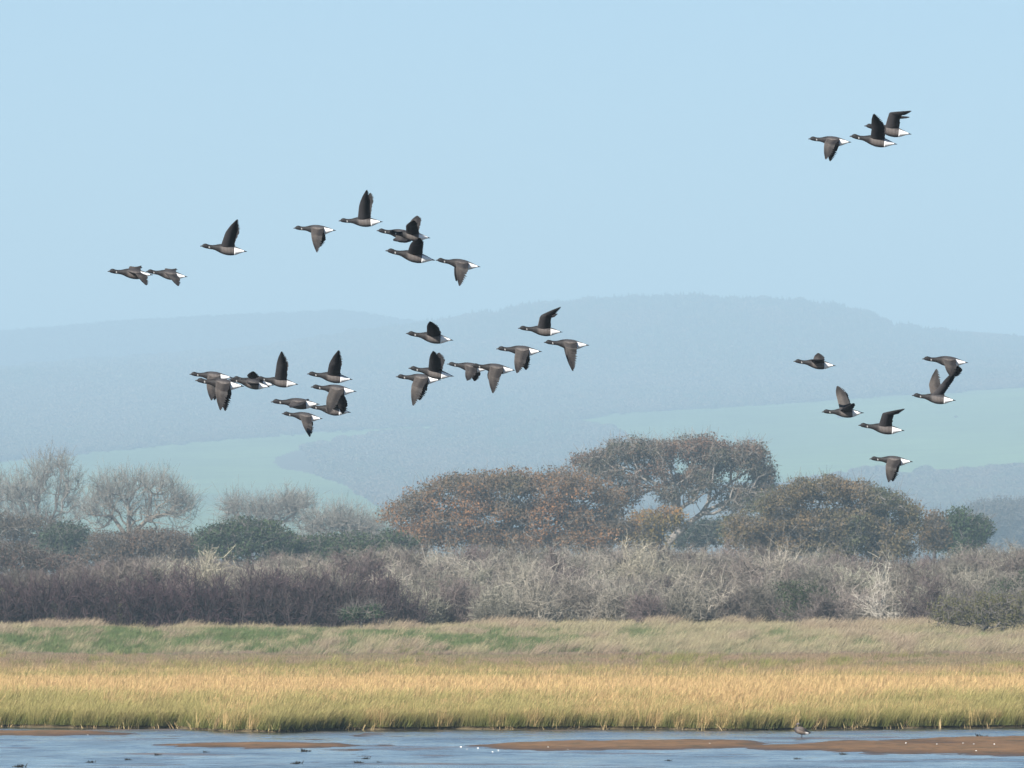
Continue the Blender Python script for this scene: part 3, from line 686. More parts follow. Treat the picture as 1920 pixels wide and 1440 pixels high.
bush('green_bush', 'low deep green bush at the foot of the dark hedge', 533, [(690, 1148, 34, 14), (665, 1152, 30, 12)], 1.2, 80, 34, [(.04, .075, .03), (.05, .085, .035)], 313, leaf=.10, spread=.22)

# dark leafless hedge along the top of the bank
def hedge():
    r = rng_(600); Y0 = 541
    base = np.array([(300 - 960) / F * Y0, Y0, 1.55])
    root = empty('hedge', base)
    tag(root, 'long dark purple-brown leafless hedge along the top of the grassy bank', 'hedge')
    tp = lambda px: np.interp(px, [-400, 0, 60, 160, 260, 330, 420, 480, 560, 640, 700, 750, 790, 800], [1078, 1080, 1085, 1072, 1076, 1066, 1064, 1058, 1060, 1066, 1070, 1085, 1115, 1150])
    n1 = 900; px = r.uniform(-400, 785, n1); Y = Y0 + r.uniform(-1.2, 3.2, n1)
    x = (px - 960) / F * Y; z = ground_z(x, Y)
    h = (EYE + (HOR - tp(px)) / F * Y - z) * r.uniform(.55, .93, n1) * (1 + .07 * noise2(x * .8, Y * .5, 63, 2))
    b1 = np.stack([x, Y, z - .05], 1); d1 = np.stack([r.normal(size=n1) * .28, r.normal(size=n1) * .28, np.ones(n1)], 1)
    V, Q, T, P1 = ribbons(r, b1, d1, h, .09, .03, r.normal(size=(n1, 3)) * .1, 4)
    A = Acc(); A.add(V, Q, np.array([.045, .036, .035])); obj('stem', A.mesh('stem', False, base), M_TWIG, root)
    A = Acc(); m = n1 * 15; s = r.integers(0, n1, m); k = r.uniform(.3, 3.99, m); ki = k.astype(int); f = (k - ki)[:, None]
    b2 = P1[s, ki] * (1 - f) + P1[s, ki + 1] * f
    d2 = norm(d1[s]) * .4 + r.normal(size=(m, 3)) * .65 + [0, 0, .3]
    tint = lambda b, q: (np.array([.062, .041, .043]) + .024 * noise2(b[:, 0] * .35, b[:, 1] * .3, 61, 2)[:, None] * np.array([.6, .8, .5])) * r.uniform(.7, 1.3, (q, 1))
    V, Q, T, P2 = ribbons(r, b2, d2, r.uniform(.5, 1.0, m), .035, .018, r.normal(size=(m, 3)) * .15, 2); A.add(V, Q, np.repeat(tint(b2, m), 6, 0))
    q = m * 5; s2 = r.integers(0, m, q); b3 = P2[s2, r.integers(0, 3, q)]
    d3 = d2[s2] * .6 + r.normal(size=(q, 3)) * .5 + [0, 0, .35]
    V, Q, T, _ = ribbons(r, b3, d3, r.uniform(.25, .6, q), .022, .01, None, 1); A.add(V, Q, np.repeat(tint(b3, q), 4, 0))
    obj('twig', tag_mesh := A.mesh('twig', False, base), M_TWIG, root)['kind'] = 'stuff'
hedge()

# ------------------------------------------------------------------ grasses
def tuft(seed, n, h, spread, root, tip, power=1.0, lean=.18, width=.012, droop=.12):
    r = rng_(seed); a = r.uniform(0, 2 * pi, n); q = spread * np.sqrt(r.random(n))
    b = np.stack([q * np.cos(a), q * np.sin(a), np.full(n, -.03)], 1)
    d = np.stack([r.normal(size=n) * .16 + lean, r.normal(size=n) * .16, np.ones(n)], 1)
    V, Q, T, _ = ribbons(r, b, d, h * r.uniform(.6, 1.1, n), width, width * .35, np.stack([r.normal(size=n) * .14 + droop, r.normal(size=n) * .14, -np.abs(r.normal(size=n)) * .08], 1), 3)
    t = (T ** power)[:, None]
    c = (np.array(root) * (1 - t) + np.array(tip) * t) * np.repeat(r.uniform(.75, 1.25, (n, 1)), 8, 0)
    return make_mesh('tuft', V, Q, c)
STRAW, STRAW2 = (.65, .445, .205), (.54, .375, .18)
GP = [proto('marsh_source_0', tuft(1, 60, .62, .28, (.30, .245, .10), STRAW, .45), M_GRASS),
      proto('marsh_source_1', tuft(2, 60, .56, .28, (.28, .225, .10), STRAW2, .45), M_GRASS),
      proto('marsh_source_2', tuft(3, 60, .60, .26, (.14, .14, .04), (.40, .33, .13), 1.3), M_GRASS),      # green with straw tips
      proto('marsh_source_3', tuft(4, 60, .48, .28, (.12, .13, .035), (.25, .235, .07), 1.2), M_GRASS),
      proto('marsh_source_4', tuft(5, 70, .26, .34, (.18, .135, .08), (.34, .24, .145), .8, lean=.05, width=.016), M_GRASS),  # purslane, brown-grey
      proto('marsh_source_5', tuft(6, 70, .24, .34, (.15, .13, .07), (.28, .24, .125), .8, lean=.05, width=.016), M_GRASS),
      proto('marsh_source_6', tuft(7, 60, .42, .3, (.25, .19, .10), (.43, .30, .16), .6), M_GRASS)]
r = rng_(900)
def band(y0, y1, n):
    Y = r.uniform(y0, y1, n); u = r.uniform(-1.28, 1.28, n); return u * 960 / F * Y, Y
xs, ys = zip(*[band(a, b, n) for a, b, n in ((268, 300, 17000), (300, 340, 15000), (340, 420, 17000), (420, 505, 17000))])
x = np.concatenate(xs); Y = np.concatenate(ys)
off = Y - edge_Y(x); k = off > .05; x, Y, off = x[k], Y[k], off[k]
# fill the very edge
xe = r.uniform(-19, 19, 3600); oe = r.uniform(.05, 3, 3600); x = np.append(x, xe); Y = np.append(Y, edge_Y(xe) + oe); off = np.append(off, oe)
n = len(x); nz = noise2(x * .14, Y * .045, 91, 4); nz2 = noise2(x * .35 + 9, Y * .05, 92, 3); rnd = r.random(n)
pstraw = np.interp(off + 9 * nz2, [0, 4, 9, 16, 24, 62, 68, 76, 84, 140, 165], [.12, .26, .60, .82, .97, .97, .55, .42, .85, .75, .1]) + .55 * nz * np.interp(off, [0, 6, 25, 60, 130], [.7, 1.5, .45, .6, .8])
heath = np.interp(Y, [375, 405, 435], [0, .35, 1]) + .45 * nz2 * np.interp(Y, [365, 400, 440, 500], [0, 1, .6, .2])
idx = np.where(rnd < pstraw, np.where(r.random(n) < .6, 0, 1), np.where((off < 14) | (r.random(n) < .3), np.where(r.random(n) < .6, 2, 3), 3))
idx = np.where((Y > 315) & (idx < 2) & (r.random(n) < np.interp(Y + 25 * nz, [325, 350, 400], [0, .75, 1])), 6, idx)
hs = r.random(n) < heath
idx = np.where(hs, np.where(nz + .3 * nz2 + .3 * r.normal(size=n) > .12, 5, 4), idx)
s = r.uniform(.8, 1.2, n) * np.interp(off, [0, 3, 10, 40], [.8, .95, 1.05, 1.0])
rot = np.stack([r.normal(size=n) * .05, r.normal(size=n) * .05, r.normal(size=n) * .5], 1)
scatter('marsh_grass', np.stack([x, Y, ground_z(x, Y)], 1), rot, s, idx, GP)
# pale broken stems standing along the edge
ES = [proto('edge_source_%d' % q, tuft(40 + q, 6, .36, .14, (.42, .31, .16), (.58, .43, .2), 1, lean=.03 + .08 * q, width=.022), M_GRASS) for q in range(3)]
n = 300; x = r.uniform(-19, 19, n); Y = edge_Y(x) + r.uniform(-.15, .8, n)
scatter('edge_stems', np.stack([x, Y, np.where(Y < edge_Y(x), .05, ground_z(x, Y)) - .05], 1), np.stack([r.normal(size=n) * .15, r.normal(size=n) * .2, r.uniform(0, 6, n)], 1), r.uniform(.6, 1.1, n), r.integers(0, 3, n), ES)

# rough grass on the bank
BP = [proto('bank_source_0', tuft(21, 60, .62, .34, (.20, .17, .09), (.39, .32, .19), .6, lean=.25, droop=.3, width=.016), M_GRASS),
      proto('bank_source_1', tuft(22, 60, .52, .34, (.165, .15, .08), (.31, .275, .16), .7, lean=.25, droop=.3, width=.016), M_GRASS),
      proto('bank_source_2', tuft(23, 80, .50, .36, (.085, .115, .04), (.15, .195, .072), 1, lean=.1, width=.02), M_GRASS),
      proto('bank_source_3', tuft(24, 70, .40, .36, (.09, .11, .045), (.19, .21, .09), 1, lean=.15, width=.018), M_GRASS),
      proto('bank_source_4', tuft(25, 60, .75, .34, (.25, .20, .12), (.43, .335, .22), .6, lean=.3, droop=.35, width=.016), M_GRASS)]
n = 24000; Y = r.uniform(498, 548, n); x = r.uniform(-1.28, 1.28, n) * 960 / F * Y
px = 960 + x * F / Y
gz = noise2(x * .42, Y * .09, 95, 4); g2 = noise2(x * .5, Y * .12, 96, 2)
green = np.interp(px, [-400, 0, 700, 1000, 1100, 1300, 1700, 2300], [.85, .85, .78, .82, .52, .44, .48, .3]) * np.interp(Y, [498, 505, 510, 530, 538], [.15, .7, 1, 1, .3])
isg = ((gz * .8 + g2 * .25 + .5 + .2 * r.normal(size=n)) < green) & (r.random(n) < .9)
idx = np.where(isg, np.where(px < 1080 + 150 * g2, 2, 3), np.where(g2 > .25, 4, np.where(r.random(n) < .5, 0, 1)))
idx = np.where(~isg & (r.random(n) < .15), 3, idx)
BP.append(proto('bank_source_5', tuft(26, 70, .28, .36, (.16, .125, .085), (.30, .225, .16), .8, lean=.08, width=.018), M_GRASS))
idx = np.where((Y < 503.5 + 3 * gz + 1.5 * r.normal(size=n)) & (r.random(n) < .85), 5, idx)
scatter('bank_grass', np.stack([x, Y, ground_z(x, Y)], 1), np.stack([r.normal(size=n) * .08, r.normal(size=n) * .08, r.normal(size=n) * .5], 1), r.uniform(.7, 1.15, n) * np.where((Y > 529) & (idx != 2), 1 + .18 * np.clip(.5 + g2 * 1.5, 0, 1), 1), idx, BP)

# ------------------------------------------------------------------ geese
BODY = np.array([  # x, z centre, half height, half width
    (.030, .000, .012, .011), (.040, .002, .019, .015), (.055, .003, .024, .019), (.072, .002, .0255, .020), (.090, -.003, .0235, .0195), (.110, -.008, .0205, .018),
    (.135, -.012, .0190, .0175), (.165, -.014, .0205, .020), (.195, -.017, .0255, .026), (.225, -.021, .034, .036), (.255, -.026, .043, .047), (.285, -.031, .050, .056),
    (.320, -.037, .056, .062), (.355, -.042, .059, .064), (.390, -.046, .058, .063), (.420, -.049, .054, .058), (.450, -.052, .047, .051), (.480, -.053, .038, .043),
    (.510, -.053, .028, .036), (.540, -.054, .018, .034), (.565, -.056, .0095, .036), (.585, -.058, .005, .037), (.600, -.060, .002, .030)])
BODY[:, 2] *= np.interp(BODY[:, 0], [0, .03, .06, .13, .2, .36, .5, .6], [1, 1.08, 1.14, 1.42, 1.36, 1.17, 1.14, 1]); BODY[:, 3] *= np.interp(BODY[:, 0], [0, .06, .13, .3, .6], [1.1, 1.1, 1.2, 1.05, 1])
BLACK, SOOT = np.array([.010, .0095, .010]), np.array([.018, .0165, .0165])
BACK, FLANK, WHITE, BELLY = np.array([.050, .047, .048]), np.array([.118, .102, .093]), np.array([.80, .78, .75]), np.array([.055, .05, .05])
def body_mesh():
    xs = np.sort(np.concatenate([np.linspace(.03, .6, 58), [.1145, .118, .4365, .44, .5585, .562]]))
    tb = [np.interp(xs, BODY[:, 0], BODY[:, k]) for k in (1, 2, 3)]
    K = 20; a = np.arange(K) * 2 * pi / K
    V, C = [], []
    for x, z, hh, hw in zip(xs, *tb):
        for t in a:
            ca, sa = cos(t), sin(t)
            V.append((x, hw * ca * abs(ca) ** -.1 if abs(ca) > 1e-6 else 0, z + hh * sa))
            c = SOOT * 1.0
            if x < .20: c = BLACK * 1.6 if x < .11 else SOOT
            if .110 < x < .127 and -.7 < sa < .1: c = WHITE * .5          # neck patch
            if x >= .20:
                f = min(1, max(0, (x - .245) / .05))
                up = BACK; side = FLANK * (.82 + .22 * sin((x - .26) * 70) ** 2)
                low = BELLY
                m = side if sa < .42 else up
                if sa < -.72: m = low
                if .42 <= sa < .55: m = (up + side) / 2
                c = SOOT * (1 - f) + m * f
            if x > .438:
                c = WHITE if sa < .80 - (x - .438) * 1.5 else SOOT
            if x > .56: c = SOOT if sa > -.5 else WHITE * .75
            if x > .578: c = BLACK * 1.5
            C.append(c)
    n = len(xs); i = np.arange(n - 1)[:, None] * K + np.arange(K); j = np.arange(n - 1)[:, None] * K + (np.arange(K) + 1) % K
    Q = np.stack([i, j, j + K, i + K], -1).reshape(-1, 4)
    V += [(.026, 0, 0), (.602, 0, -.06)]; C += [BLACK, BLACK]
    T = [(k, n * K, (k + 1) % K) for k in range(K)] + [((n - 1) * K + k, (n - 1) * K + (k + 1) % K, n * K + 1) for k in range(K)]
    return np.array(V), Q, np.array(T), np.array(C)
BV, BQ, BT, BC = body_mesh()

def wing(sh, wr, tp, side, seed, upper_visible):
    """sh, wr, tp: shoulder, wrist and tip in body space; the blade hangs behind the leading edge"""
    r = rng_(seed); NU, NC = 34, 9
    root = np.array([.24, sh[1] * .3, -.012])
    # smooth leading edge through the joints
    ctrl = np.array([root, sh, sh * .45 + wr * .55, wr, wr * .72 + tp * .28, wr * .35 + tp * .65, tp]); 
    ctrl[4] += np.array([-.010, 0, 0]); ctrl[5] += np.array([-.012, 0, 0])
    tc = np.array([0, .08, .28, .46, .62, .82, 1.0]); u = np.linspace(0, 1, NU)
    LE = np.stack([np.interp(u, tc, ctrl[:, k]) for k in range(3)], 1)
    for _ in range(2): LE[1:-1] = LE[1:-1] * .5 + (LE[:-2] + LE[2:]) * .25
    span = norm(np.gradient(LE, axis=0)); Xd = np.array([1., 0, 0])
    wq = np.clip((u - .45) / .55, 0, 1)[:, None]
    tr = [Vector((1., 0, 0))]
    for a_, b_ in zip(span[:-1], span[1:]): tr.append(Vector(a_).rotation_difference(Vector(b_)) @ tr[-1])
    tr = np.array([list(v) for v in tr])
    al = 1 - np.abs(span[:, :1])                                  # how far the edge runs across the body axis
    cd = norm(tr + Xd * .8 * al)
    cd = norm(cd * (1 - .5 * wq) + span * .5 * wq)
    ch = np.interp(u, [0, .08, .3, .46, .6, .75, .88, 1.0], [.192, .187, .175, .166, .15, .116, .075, .022])
    ser = np.where((np.arange(NU) % 2 == 0), 1.08, .84); ch = ch * np.where(u > .55, ser, 1 - .03 * (np.arange(NU) % 2)) * r.uniform(.97, 1.03, NU)
    nm = norm(np.cross(span, cd)) * side
    cc = np.linspace(0, 1, NC) ** 1.3
    th = .016 * (1 - u) ** .7 + .003
    V, C = [], []
    for sgn in (1, -1):
        prof = np.sqrt(np.clip(cc, 0, 1)) * (1 - cc) * 1.6
        P = LE[:, None] + cd[:, None] * (ch[:, None] * cc)[..., None] + nm[:, None] * (sgn * th[:, None] * prof + .018 * np.sin(pi * cc) * ch[:, None] / .16)[..., None]
        V.append(P)
        cov = np.array([.046, .043, .045]) if sgn > 0 else np.array([.085, .073, .064])
        fl = np.array([.013, .012, .0125])
        f = np.clip((cc[None, :] - .38) / .25, 0, 1) * .85
        f = np.maximum(f, np.clip((u[:, None] - .52) / .3, 0, 1) * .8)
        col = cov * (1 - f[..., None]) + fl * f[..., None]
        C.append(col * r.uniform(.88, 1.12, (NU, NC, 1)))
    V = np.array(V).reshape(-1, 3); C = np.array(C).reshape(-1, 3)
    i = np.arange(NU - 1)[:, None] * NC + np.arange(NC - 1)
    q = np.stack([i, i + 1, i + NC + 1, i + NC], -1).reshape(-1, 4)
    return V, np.vstack([q, q[:, ::-1] + NU * NC]), C

ZOOM = {1: (180, 330, 5.0526), 2: (540, 340, 5.0526), 3: (340, 640, 5.3333), 4: (730, 560, 4.9231), 5: (1470, 640, 5.1417), 6: (1500, 190, 8.7273)}
# region, bill, tail, near wrist, near tip, far wrist, far tip, depth offset, label
GEESE = [
 (1, (108, 902), (540, 937), (372, 930), (462, 1040), (322, 846), (405, 862), 0, 'goose at the head of the flock, wings bowed down, bold white neck mark'),
 (1, (470, 903), (868, 955), (690, 948), (768, 1038), (655, 872), (750, 885), 3, 'goose following directly behind the leading goose, bill touching its tail'),
 (1, (985, 662), (1432, 716), (1222, 545), (1325, 425), (1240, 552), (1330, 440), 0, 'lone goose with one wing raised high, above and behind the leading pair'),
 (2, (50, 443), (457, 466), (232, 505), (287, 675), (240, 510), (262, 610), 0, 'goose with straight down-swept wing just ahead of the highest central goose'),
 (2, (478, 374), (900, 384), (678, 235), (748, 92), (698, 225), (762, 110), 0, 'topmost goose of the centre-left cluster, wings raised straight up'),
 (2, (838, 466), (1262, 525), (1010, 545), (975, 582), (1070, 530), (1060, 545), 6, 'goose mostly hidden behind another one, only its head and neck showing'),
 (2, (940, 482), (1350, 537), (1112, 430), (1172, 388), (1160, 378), (1222, 312), -3, 'goose with cupped raised wings overlapping a goose behind it'),
 (2, (922, 655), (1395, 748), (1148, 610), (1215, 565), (1165, 595), (1240, 570), 0, 'large goose with short dark raised wing below the overlapping pair'),
 (2, (1398, 745), (1825, 810), (1582, 800), (1597, 980), (1592, 790), (1610, 940), 2, 'goose trailing the centre-left cluster, wing pointing down, bill at a tail'),
 (3, (80, 328), (512, 362), (258, 435), (305, 590), (268, 430), (312, 575), 4, 'upper goose of the front pair in the lower cluster, wing hidden behind its neighbour'),
 (3, (137, 390), (630, 452), (352, 485), (402, 697), (362, 480), (408, 670), -3, 'lower goose of the front pair in the lower cluster, long wing hanging down'),
 (3, (470, 378), (890, 458), (655, 408), (752, 415), (668, 385), (755, 378), 0, 'goose with level wings squeezed between the front pair and a high-winged goose'),
 (3, (505, 366), (930, 440), (652, 348), (702, 306), (672, 345), (722, 318), 5, 'goose largely hidden in the lower cluster, only a wing top and tail showing'),
 (3, (745, 368), (1170, 432), (945, 262), (990, 110), (962, 250), (1002, 125), 2, 'goose with tall narrow raised wing behind the bunched lower-cluster geese'),
 (3, (1255, 324), (1715, 382), (1473, 232), (1557, 100), (1490, 230), (1568, 115), 0, 'goose with raised wing at the rear top of the lower cluster'),
 (3, (1293, 455), (1752, 502), (1448, 570), (1453, 732), (1555, 580), (1612, 705), -3, 'goose whose broad down-swept wings cover the goose beneath it'),
 (3, (1262, 650), (1697, 712), (1478, 590), (1530, 505), (1490, 590), (1545, 515), 5, 'goose partly covered by the wings of the goose directly above it'),
 (3, (893, 604), (1385, 630), (1100, 628), (1108, 668), (1130, 572), (1210, 572), 0, 'goose gliding with level wings and bold neck mark in the lower cluster'),
 (3, (1003, 722), (1415, 775), (1202, 795), (1277, 942), (1212, 790), (1290, 925), 0, 'lowest goose of the lower cluster, wing pointing down'),
 (4, (152, 320), (592, 385), (345, 288), (366, 232), (365, 292), (385, 250), 0, 'goose with a short dark raised wing flying above the middle group'),
 (4, (175, 640), (598, 718), (376, 580), (415, 488), (392, 580), (432, 500), -2, 'goose with raised dark wing overlapping a goose just below it'),
 (4, (58, 720), (480, 752), (220, 795), (235, 972), (232, 790), (246, 940), 3, 'front goose of the middle group, tail behind its raised-wing neighbour'),
 (4, (532, 602), (920, 655), (718, 665), (740, 760), (728, 660), (752, 748), 4, 'goose behind another in the middle group, short wing hanging down'),
 (4, (750, 618), (1165, 662), (903, 705), (930, 864), (915, 700), (965, 805), -2, 'goose with ragged down-swept wing overlapping the goose ahead of it'),
 (4, (985, 462), (1410, 490), (1165, 545), (1188, 684), (1178, 540), (1235, 650), 0, 'goose with blunt down-swept wing between the middle group and the rear pair'),
 (4, (1187, 272), (1600, 308), (1386, 152), (1556, 74), (1400, 165), (1560, 140), 0, 'goose with wing flicked backwards at the top of the middle group'),
 (4, (1425, 403), (1845, 430), (1612, 455), (1693, 692), (1622, 450), (1702, 660), 0, 'rearmost goose of the middle group with long straight wing pointing down'),
 (5, (90, 192), (500, 236), (255, 182), (375, 186), (285, 160), (322, 102), 0, 'goose with nearly level wings leading the small group over the green field'),
 (5, (362, 680), (772, 690), (570, 648), (668, 602), (508, 545), (500, 434), 0, 'goose with far wing raised forward over the green field'),
 (5, (715, 808), (1162, 862), (943, 692), (1140, 652), (958, 690), (1120, 670), 0, 'goose with wing bent backwards over the green field'),
 (5, (822, 1132), (1243, 1162), (985, 1205), (1010, 1366), (995, 1200), (1030, 1330), 0, 'lowest flying goose, just above the dense oak, wing pointing down'),
 (5, (1232, 520), (1657, 572), (1520, 405), (1642, 288), (1398, 415), (1465, 264), 0, 'goose with both wings raised in a wide vee'),
 (5, (1330, 168), (1778, 206), (1527, 215), (1562, 330), (1622, 240), (1680, 335), 0, 'goose with two wingtips pointing down above the vee-winged goose'),
 (6, (133, 613), (842, 673), (415, 690), (432, 966), (430, 690), (455, 940), 0, 'front goose of the high trio, wing pointing down'),
 (6, (808, 568), (1592, 705), (1172, 440), (1190, 243), (1200, 440), (1222, 262), -3, 'middle goose of the high trio, raised dark wing crossing its neighbour'),
 (6, (1050, 398), (1825, 540), (1448, 195), (1775, 180), (1465, 200), (1800, 222), 4, 'rear goose of the high trio with wing bent backwards'),
]
L1, L2 = .23, .31
for gi, (reg, bill, tail, nw, ntp, fw, ftp, dy, label) in enumerate(GEESE):
    zx, zy, zs = ZOOM[reg]; pxl = lambda p: np.array([zx + p[0] / zs, zy + p[1] / zs])
    b, t = pxl(bill), pxl(tail); v = t - b; ln = np.hypot(*v)
    Yb = F * .605 / ln; ppm = F / Yb
    ang = math.atan2(-v[1], v[0]) - math.atan2(-.06, .60)      # pitch that lays bill and tail on the photo's
    ca, sa = cos(ang), sin(ang)
    def loc(p):
        q = (pxl(p) - b) / ppm; x, z = q[0], -q[1]
        return np.array([x * ca + z * sa, -x * sa + z * ca])
    A = Acc(); A.add(BV, BQ, BC)
    A.T.append(BT)
    for side, pw, pt in ((-1, nw, ntp), (1, fw, ftp)):
        sh = np.array([.262, side * .040, -.004])
        w2, t2 = loc(pw), loc(pt)
        dv = w2 - sh[[0, 2]]; d = np.hypot(*dv)
        if d > L1 * .97: dv = dv * L1 * .97 / d; d = L1 * .97
        wr = np.array([sh[0] + dv[0], sh[1] + side * sqrt(L1 * L1 - d * d), sh[2] + dv[1]])
        dv = t2 - wr[[0, 2]]; d = np.hypot(*dv)
        if d > L2 * .98: dv = dv * L2 * .98 / d; d = L2 * .98
        tp = np.array([wr[0] + dv[0], wr[1] + side * sqrt(L2 * L2 - d * d) * .8, wr[2] + dv[1]])
        V, Q, C = wing(sh, wr, tp, side, gi * 2 + (side > 0), True); A.add(V, Q, C)
    me = A.mesh('goose', True)
    o = obj('goose', me, M_FEATHER)
    # keep the bird's apparent size when it stands nearer or farther than its neighbours
    P = W(b[0], b[1], Yb); P = np.array([0, 0, EYE]) + (P - [0, 0, EYE]) * (1 + dy / 200)
    o.location = P; rv = rng_(gi + 7000); o.rotation_euler = (radians(rv.uniform(-3, 3)), -ang, radians(rv.uniform(-5, 5)))
    o.scale = (1 + dy / 200,) * 3
    tag(o, label, 'goose', 'brent geese flying in a loose flock')
    if gi == 0:
        K = 10; a = np.arange(K) * 2 * pi / K
        V = []
        for x, z, hh, hw in ((.034, .0, .0115, .0105), (.020, -.001, .0085, .0095), (.008, -.0025, .006, .008), (.001, -.0035, .003, .005)):
            V += [(x, hw * cos(q), z + hh * sin(q)) for q in a]
        i = np.arange(3)[:, None] * K + np.arange(K); j = np.arange(3)[:, None] * K + (np.arange(K) + 1) % K
        beak_me = make_mesh('beak', np.array(V), [np.stack([i, i + K, j + K, j], -1).reshape(-1, 4), np.array([list(range(3 * K, 4 * K))])], np.array([.02, .018, .018]), True); beak_me.materials.append(M_HORN)
        th = np.linspace(0, pi, 6); V = []
        for q in th:
            V += [(.0035 * sin(q) * cos(f), .0035 * cos(q), .0035 * sin(q) * sin(f)) for f in np.arange(8) * pi / 4]
        i = np.arange(5)[:, None] * 8 + np.arange(8); j = np.arange(5)[:, None] * 8 + (np.arange(8) + 1) % 8
        eye_me = make_mesh('eye', np.array(V), np.stack([i, i + 8, j + 8, j], -1).reshape(-1, 4), np.array([.01, .008, .008]), True); eye_me.materials.append(M_HORN)
    obj('beak', beak_me, None, o)
    for side in (-1, 1):
        e = obj('eye', eye_me, None, o); e.location = (.056, side * .0185, .008)

# ------------------------------------------------------------------ the bird standing at the water's edge
def standing_bird():
    Y = ground_Y(1384); base = np.array([(1503 - 960) / F * Y, Y, .0])
    root = empty('standing_goose', base); tag(root, 'brown goose resting in the shallows at the edge of the marsh grass', 'goose')
    K = 18; a = np.arange(K) * 2 * pi / K
    prof = [(-.205, .205, .012, .012), (-.19, .20, .045, .045), (-.16, .19, .078, .075), (-.11, .18, .098, .095), (-.05, .17, .108, .105), (.02, .155, .105, .10), (.08, .14, .088, .085), (.13, .122, .064, .062), (.17, .108, .042, .045), (.205, .098, .024, .04), (.235, .09, .008, .03)]
    V, C = [], []
    for x, z, hh, hw in prof:
        for t in a:
            s_ = sin(t); V.append((x, hw * cos(t), z + hh * s_))
            c = np.array([.085, .066, .056])
            if s_ < .2: c = np.array([.17, .132, .105])
            if x < -.15: c = np.array([.05, .042, .04])
            if s_ < -.75: c = np.array([.08, .065, .06])
            if x > .1: c = np.array([.75, .72, .68]) if s_ < .05 else np.array([.05, .042, .04])
            if x > .18: c = np.array([.03, .027, .027])
            C.append(c)
    n = len(prof); i = np.arange(n - 1)[:, None] * K + np.arange(K); j = np.arange(n - 1)[:, None] * K + (np.arange(K) + 1) % K
    A = Acc(); A.add(np.array(V), np.stack([i, j, j + K, i + K], -1).reshape(-1, 4), np.array(C))
    # neck drawn in and head turned over the back
    path = [(-.16, 0, .22, .05), (-.165, 0, .27, .042), (-.155, -.01, .315, .036), (-.125, -.02, .34, .036), (-.095, -.025, .338, .034), (-.07, -.03, .332, .022), (-.055, -.032, .328, .012)]
    V, C = [], []
    for x, y, z, rr in path:
        for t in a:
            V.append((x + .3 * rr * sin(t), y + rr * cos(t), z + rr * sin(t))); C.append((.07, .058, .052) if x < -.13 else (.10, .08, .07))
    n = len(path); i = np.arange(n - 1)[:, None] * K + np.arange(K); j = np.arange(n - 1)[:, None] * K + (np.arange(K) + 1) % K
    C = np.array(C); C[4 * K + 3:4 * K + 7] = (.6, .55, .48); C[5 * K + 3:5 * K + 7] = (.6, .55, .48)
    A.add(np.array(V), np.stack([i, j, j + K, i + K], -1).reshape(-1, 4), C)
    obj('body', A.mesh('body', True), M_FEATHER, root).location = (0, 0, .04)
    # folded wing with crossed black tips
    for s_ in (-1, 1):
        V, C = [], []
        for x, z, hh, off in ((-.12, .21, .05, .08), (-.05, .205, .07, .105), (.03, .19, .07, .102), (.10, .165, .05, .08), (.16, .14, .03, .05), (.22, .118, .014, .03), (.265, .105, .004, .022)):
            for q in (-1, -.4, .3, 1):
                V.append((x, s_ * (off + .006 - abs(q) ** 2 * .02), z + q * hh)); C.append((.10, .077, .064) if x < .1 else (.022, .02, .02))
        i = np.arange(6)[:, None] * 4 + np.arange(3)
        A = Acc(); A.add(np.array(V), np.stack([i, i + 1, i + 5, i + 4], -1).reshape(-1, 4), np.array(C))
        obj('wing', A.mesh('wing', True), M_FEATHER, root).location = (0, 0, .04)
        V, Q = tubes([[-.005, s_ * .035, -.05], [-.0, s_ * .035, .02]], [[0, s_ * .035, .02], [.01, s_ * .03, .12]], [.008, .009], [.009, .016], 7)
        A = Acc(); A.add(V, Q, np.array([.03, .027, .026])); obj('leg', A.mesh('leg', True), M_HORN, root)
standing_bird()

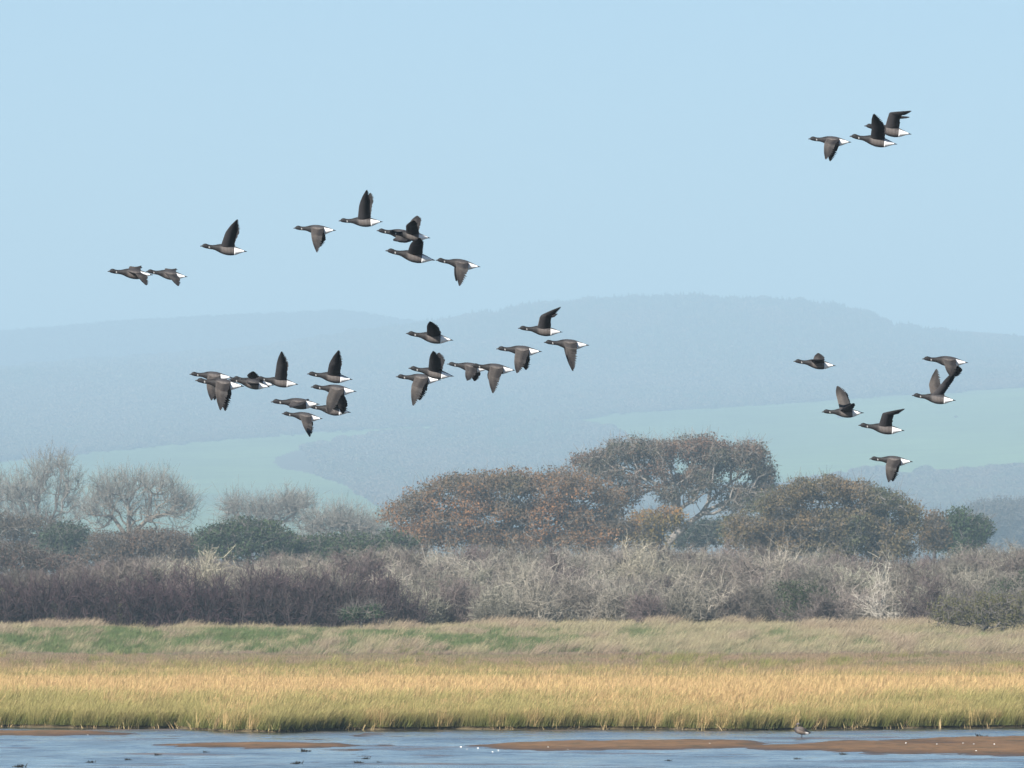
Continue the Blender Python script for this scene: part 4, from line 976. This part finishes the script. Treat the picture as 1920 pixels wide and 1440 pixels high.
# ------------------------------------------------------------------ shells and weed on the mud
r = rng_(1300)
def shell_mesh(seed):
    q = rng_(seed); K = 9; a = np.linspace(0, pi, K); V = [(0, 0, .012)]
    for rr, z in ((.5, .022), (1, .0)):
        V += [(rr * .035 * cos(t), rr * .042 * sin(t), z + q.uniform(0, .006)) for t in a]
    T = [(0, 1 + k, 2 + k) for k in range(K - 1)]; Q = [(1 + k, 1 + K + k, 2 + K + k, 2 + k) for k in range(K - 1)]
    return make_mesh('shell', np.array(V), [np.array(Q), np.array(T)], np.array([.82, .80, .75]), True)
SM = [shell_mesh(k) for k in range(3)]
for m in SM: m.materials.append(M_SHELL)
def mud_z(x, y):
    iy = np.clip(np.searchsorted(my, y), 1, len(my) - 1); ix = np.clip(np.searchsorted(mx, x), 1, len(mx) - 1); return max(0.0, float(H[iy, ix]))
for k, (px, py, lab) in enumerate([(864, 1402, 'white shell at the pointed tip of the long mud bar'), (876, 1406, 'white shell just below the tip of the long mud bar'), (896, 1404, 'white shell on the near edge of the mud bar, close to its tip'),
        (934, 1408, 'tiny white shell at the water edge of the mud bar'), (1028, 1405, 'lone bright white shell on the middle of the long mud bar'), (1065, 1407, 'white shell beside the lone bright shell on the mud bar'),
        (1331, 1399, 'white shell on the mud bar ahead of the resting goose'), (1699, 1398, 'white shell where the second mud bar begins'), (1757, 1400, 'white shell near the middle of the second mud bar'),
        (1806, 1396, 'brightest white shell high on the second mud bar'), (1826, 1400, 'white shell among the group on the second mud bar'), (1864, 1401, 'last white shell along the second mud bar'),
        (1830, 1412, 'pair-sized pale shell at the near edge of the second mud bar'), (165, 1379, 'white shell on the small mud patch below the grass'), (923, 1411, 'pale shell in the shallows below the mud bar')]):
    Y = ground_Y(py); x = (px - 960) / F * Y
    o = obj('shell', SM[k % 3]); o.location = (x, Y, mud_z(x, Y) + .004); o.rotation_euler = (r.uniform(.3, 1.0), 0, r.uniform(-1, 1)); s = r.uniform(.55, .95); o.scale = (s, s, s)
    tag(o, lab, 'shell', 'white shells on the mud')
def clump_mesh(seed):
    q = rng_(seed); A = Acc(); n = 40
    b = np.stack([q.normal(size=n) * .07, q.normal(size=n) * .05, np.full(n, 0.0)], 1)
    V, Q, T, _ = ribbons(q, b, np.stack([q.normal(size=n), q.normal(size=n) * .6, np.abs(q.normal(size=n)) * .6 + .2], 1), q.uniform(.05, .14, n), .03, .012, None, 2)
    A.add(V, Q, np.array([.03, .026, .018])); return A.mesh('weed_clump')
CM = [clump_mesh(k) for k in range(3)]
for m in CM: m.materials.append(M_SOIL)
for k, (px, py, s, lab) in enumerate([(572, 1409, 1.3, 'dark weed clump at the near tip of the small mud bar'), (170, 1430, .9, 'dark weed clump in the shallows below the bare hedge side'), (240, 1425, .7, 'small weed clump beside another in the shallows'),
        (295, 1416, .9, 'dark twig-like weed clump between small mud bar and frame bottom'), (686, 1423, .8, 'dark weed clump standing upright in open shallows'), (672, 1431, 1.0, 'flat dark weed clump below the upright one'),
        (711, 1430, .6, 'tiny weed clump next to the flat one'), (1253, 1427, .7, 'lone weed clump in blue shallows below the long mud bar'), (1496, 1424, .8, 'dark weed clump directly below the resting goose'),
        (1838, 1384, 1.6, 'brownish weed tuft in the channel beside the grass'), (37, 1438, 1.2, 'weed clump in the bottom corner of the shallows'), (1581, 1415, .9, 'pale brown lump just off the mud bar'), (386, 1411, .8, 'brown lump in the shallows beside the small mud bar'), (557, 1432, 1.1, 'low dark weed streak in the nearest shallows')]):
    Y = ground_Y(py); x = (px - 960) / F * Y
    o = obj('weed_clump', CM[k % 3]); o.location = (x, Y, mud_z(x, Y) + .002); o.rotation_euler = (0, 0, r.uniform(-.4, .4)); s *= .75; o.scale = (s, s, s * .8)
    tag(o, lab, 'weed', 'weed clumps in the shallows')
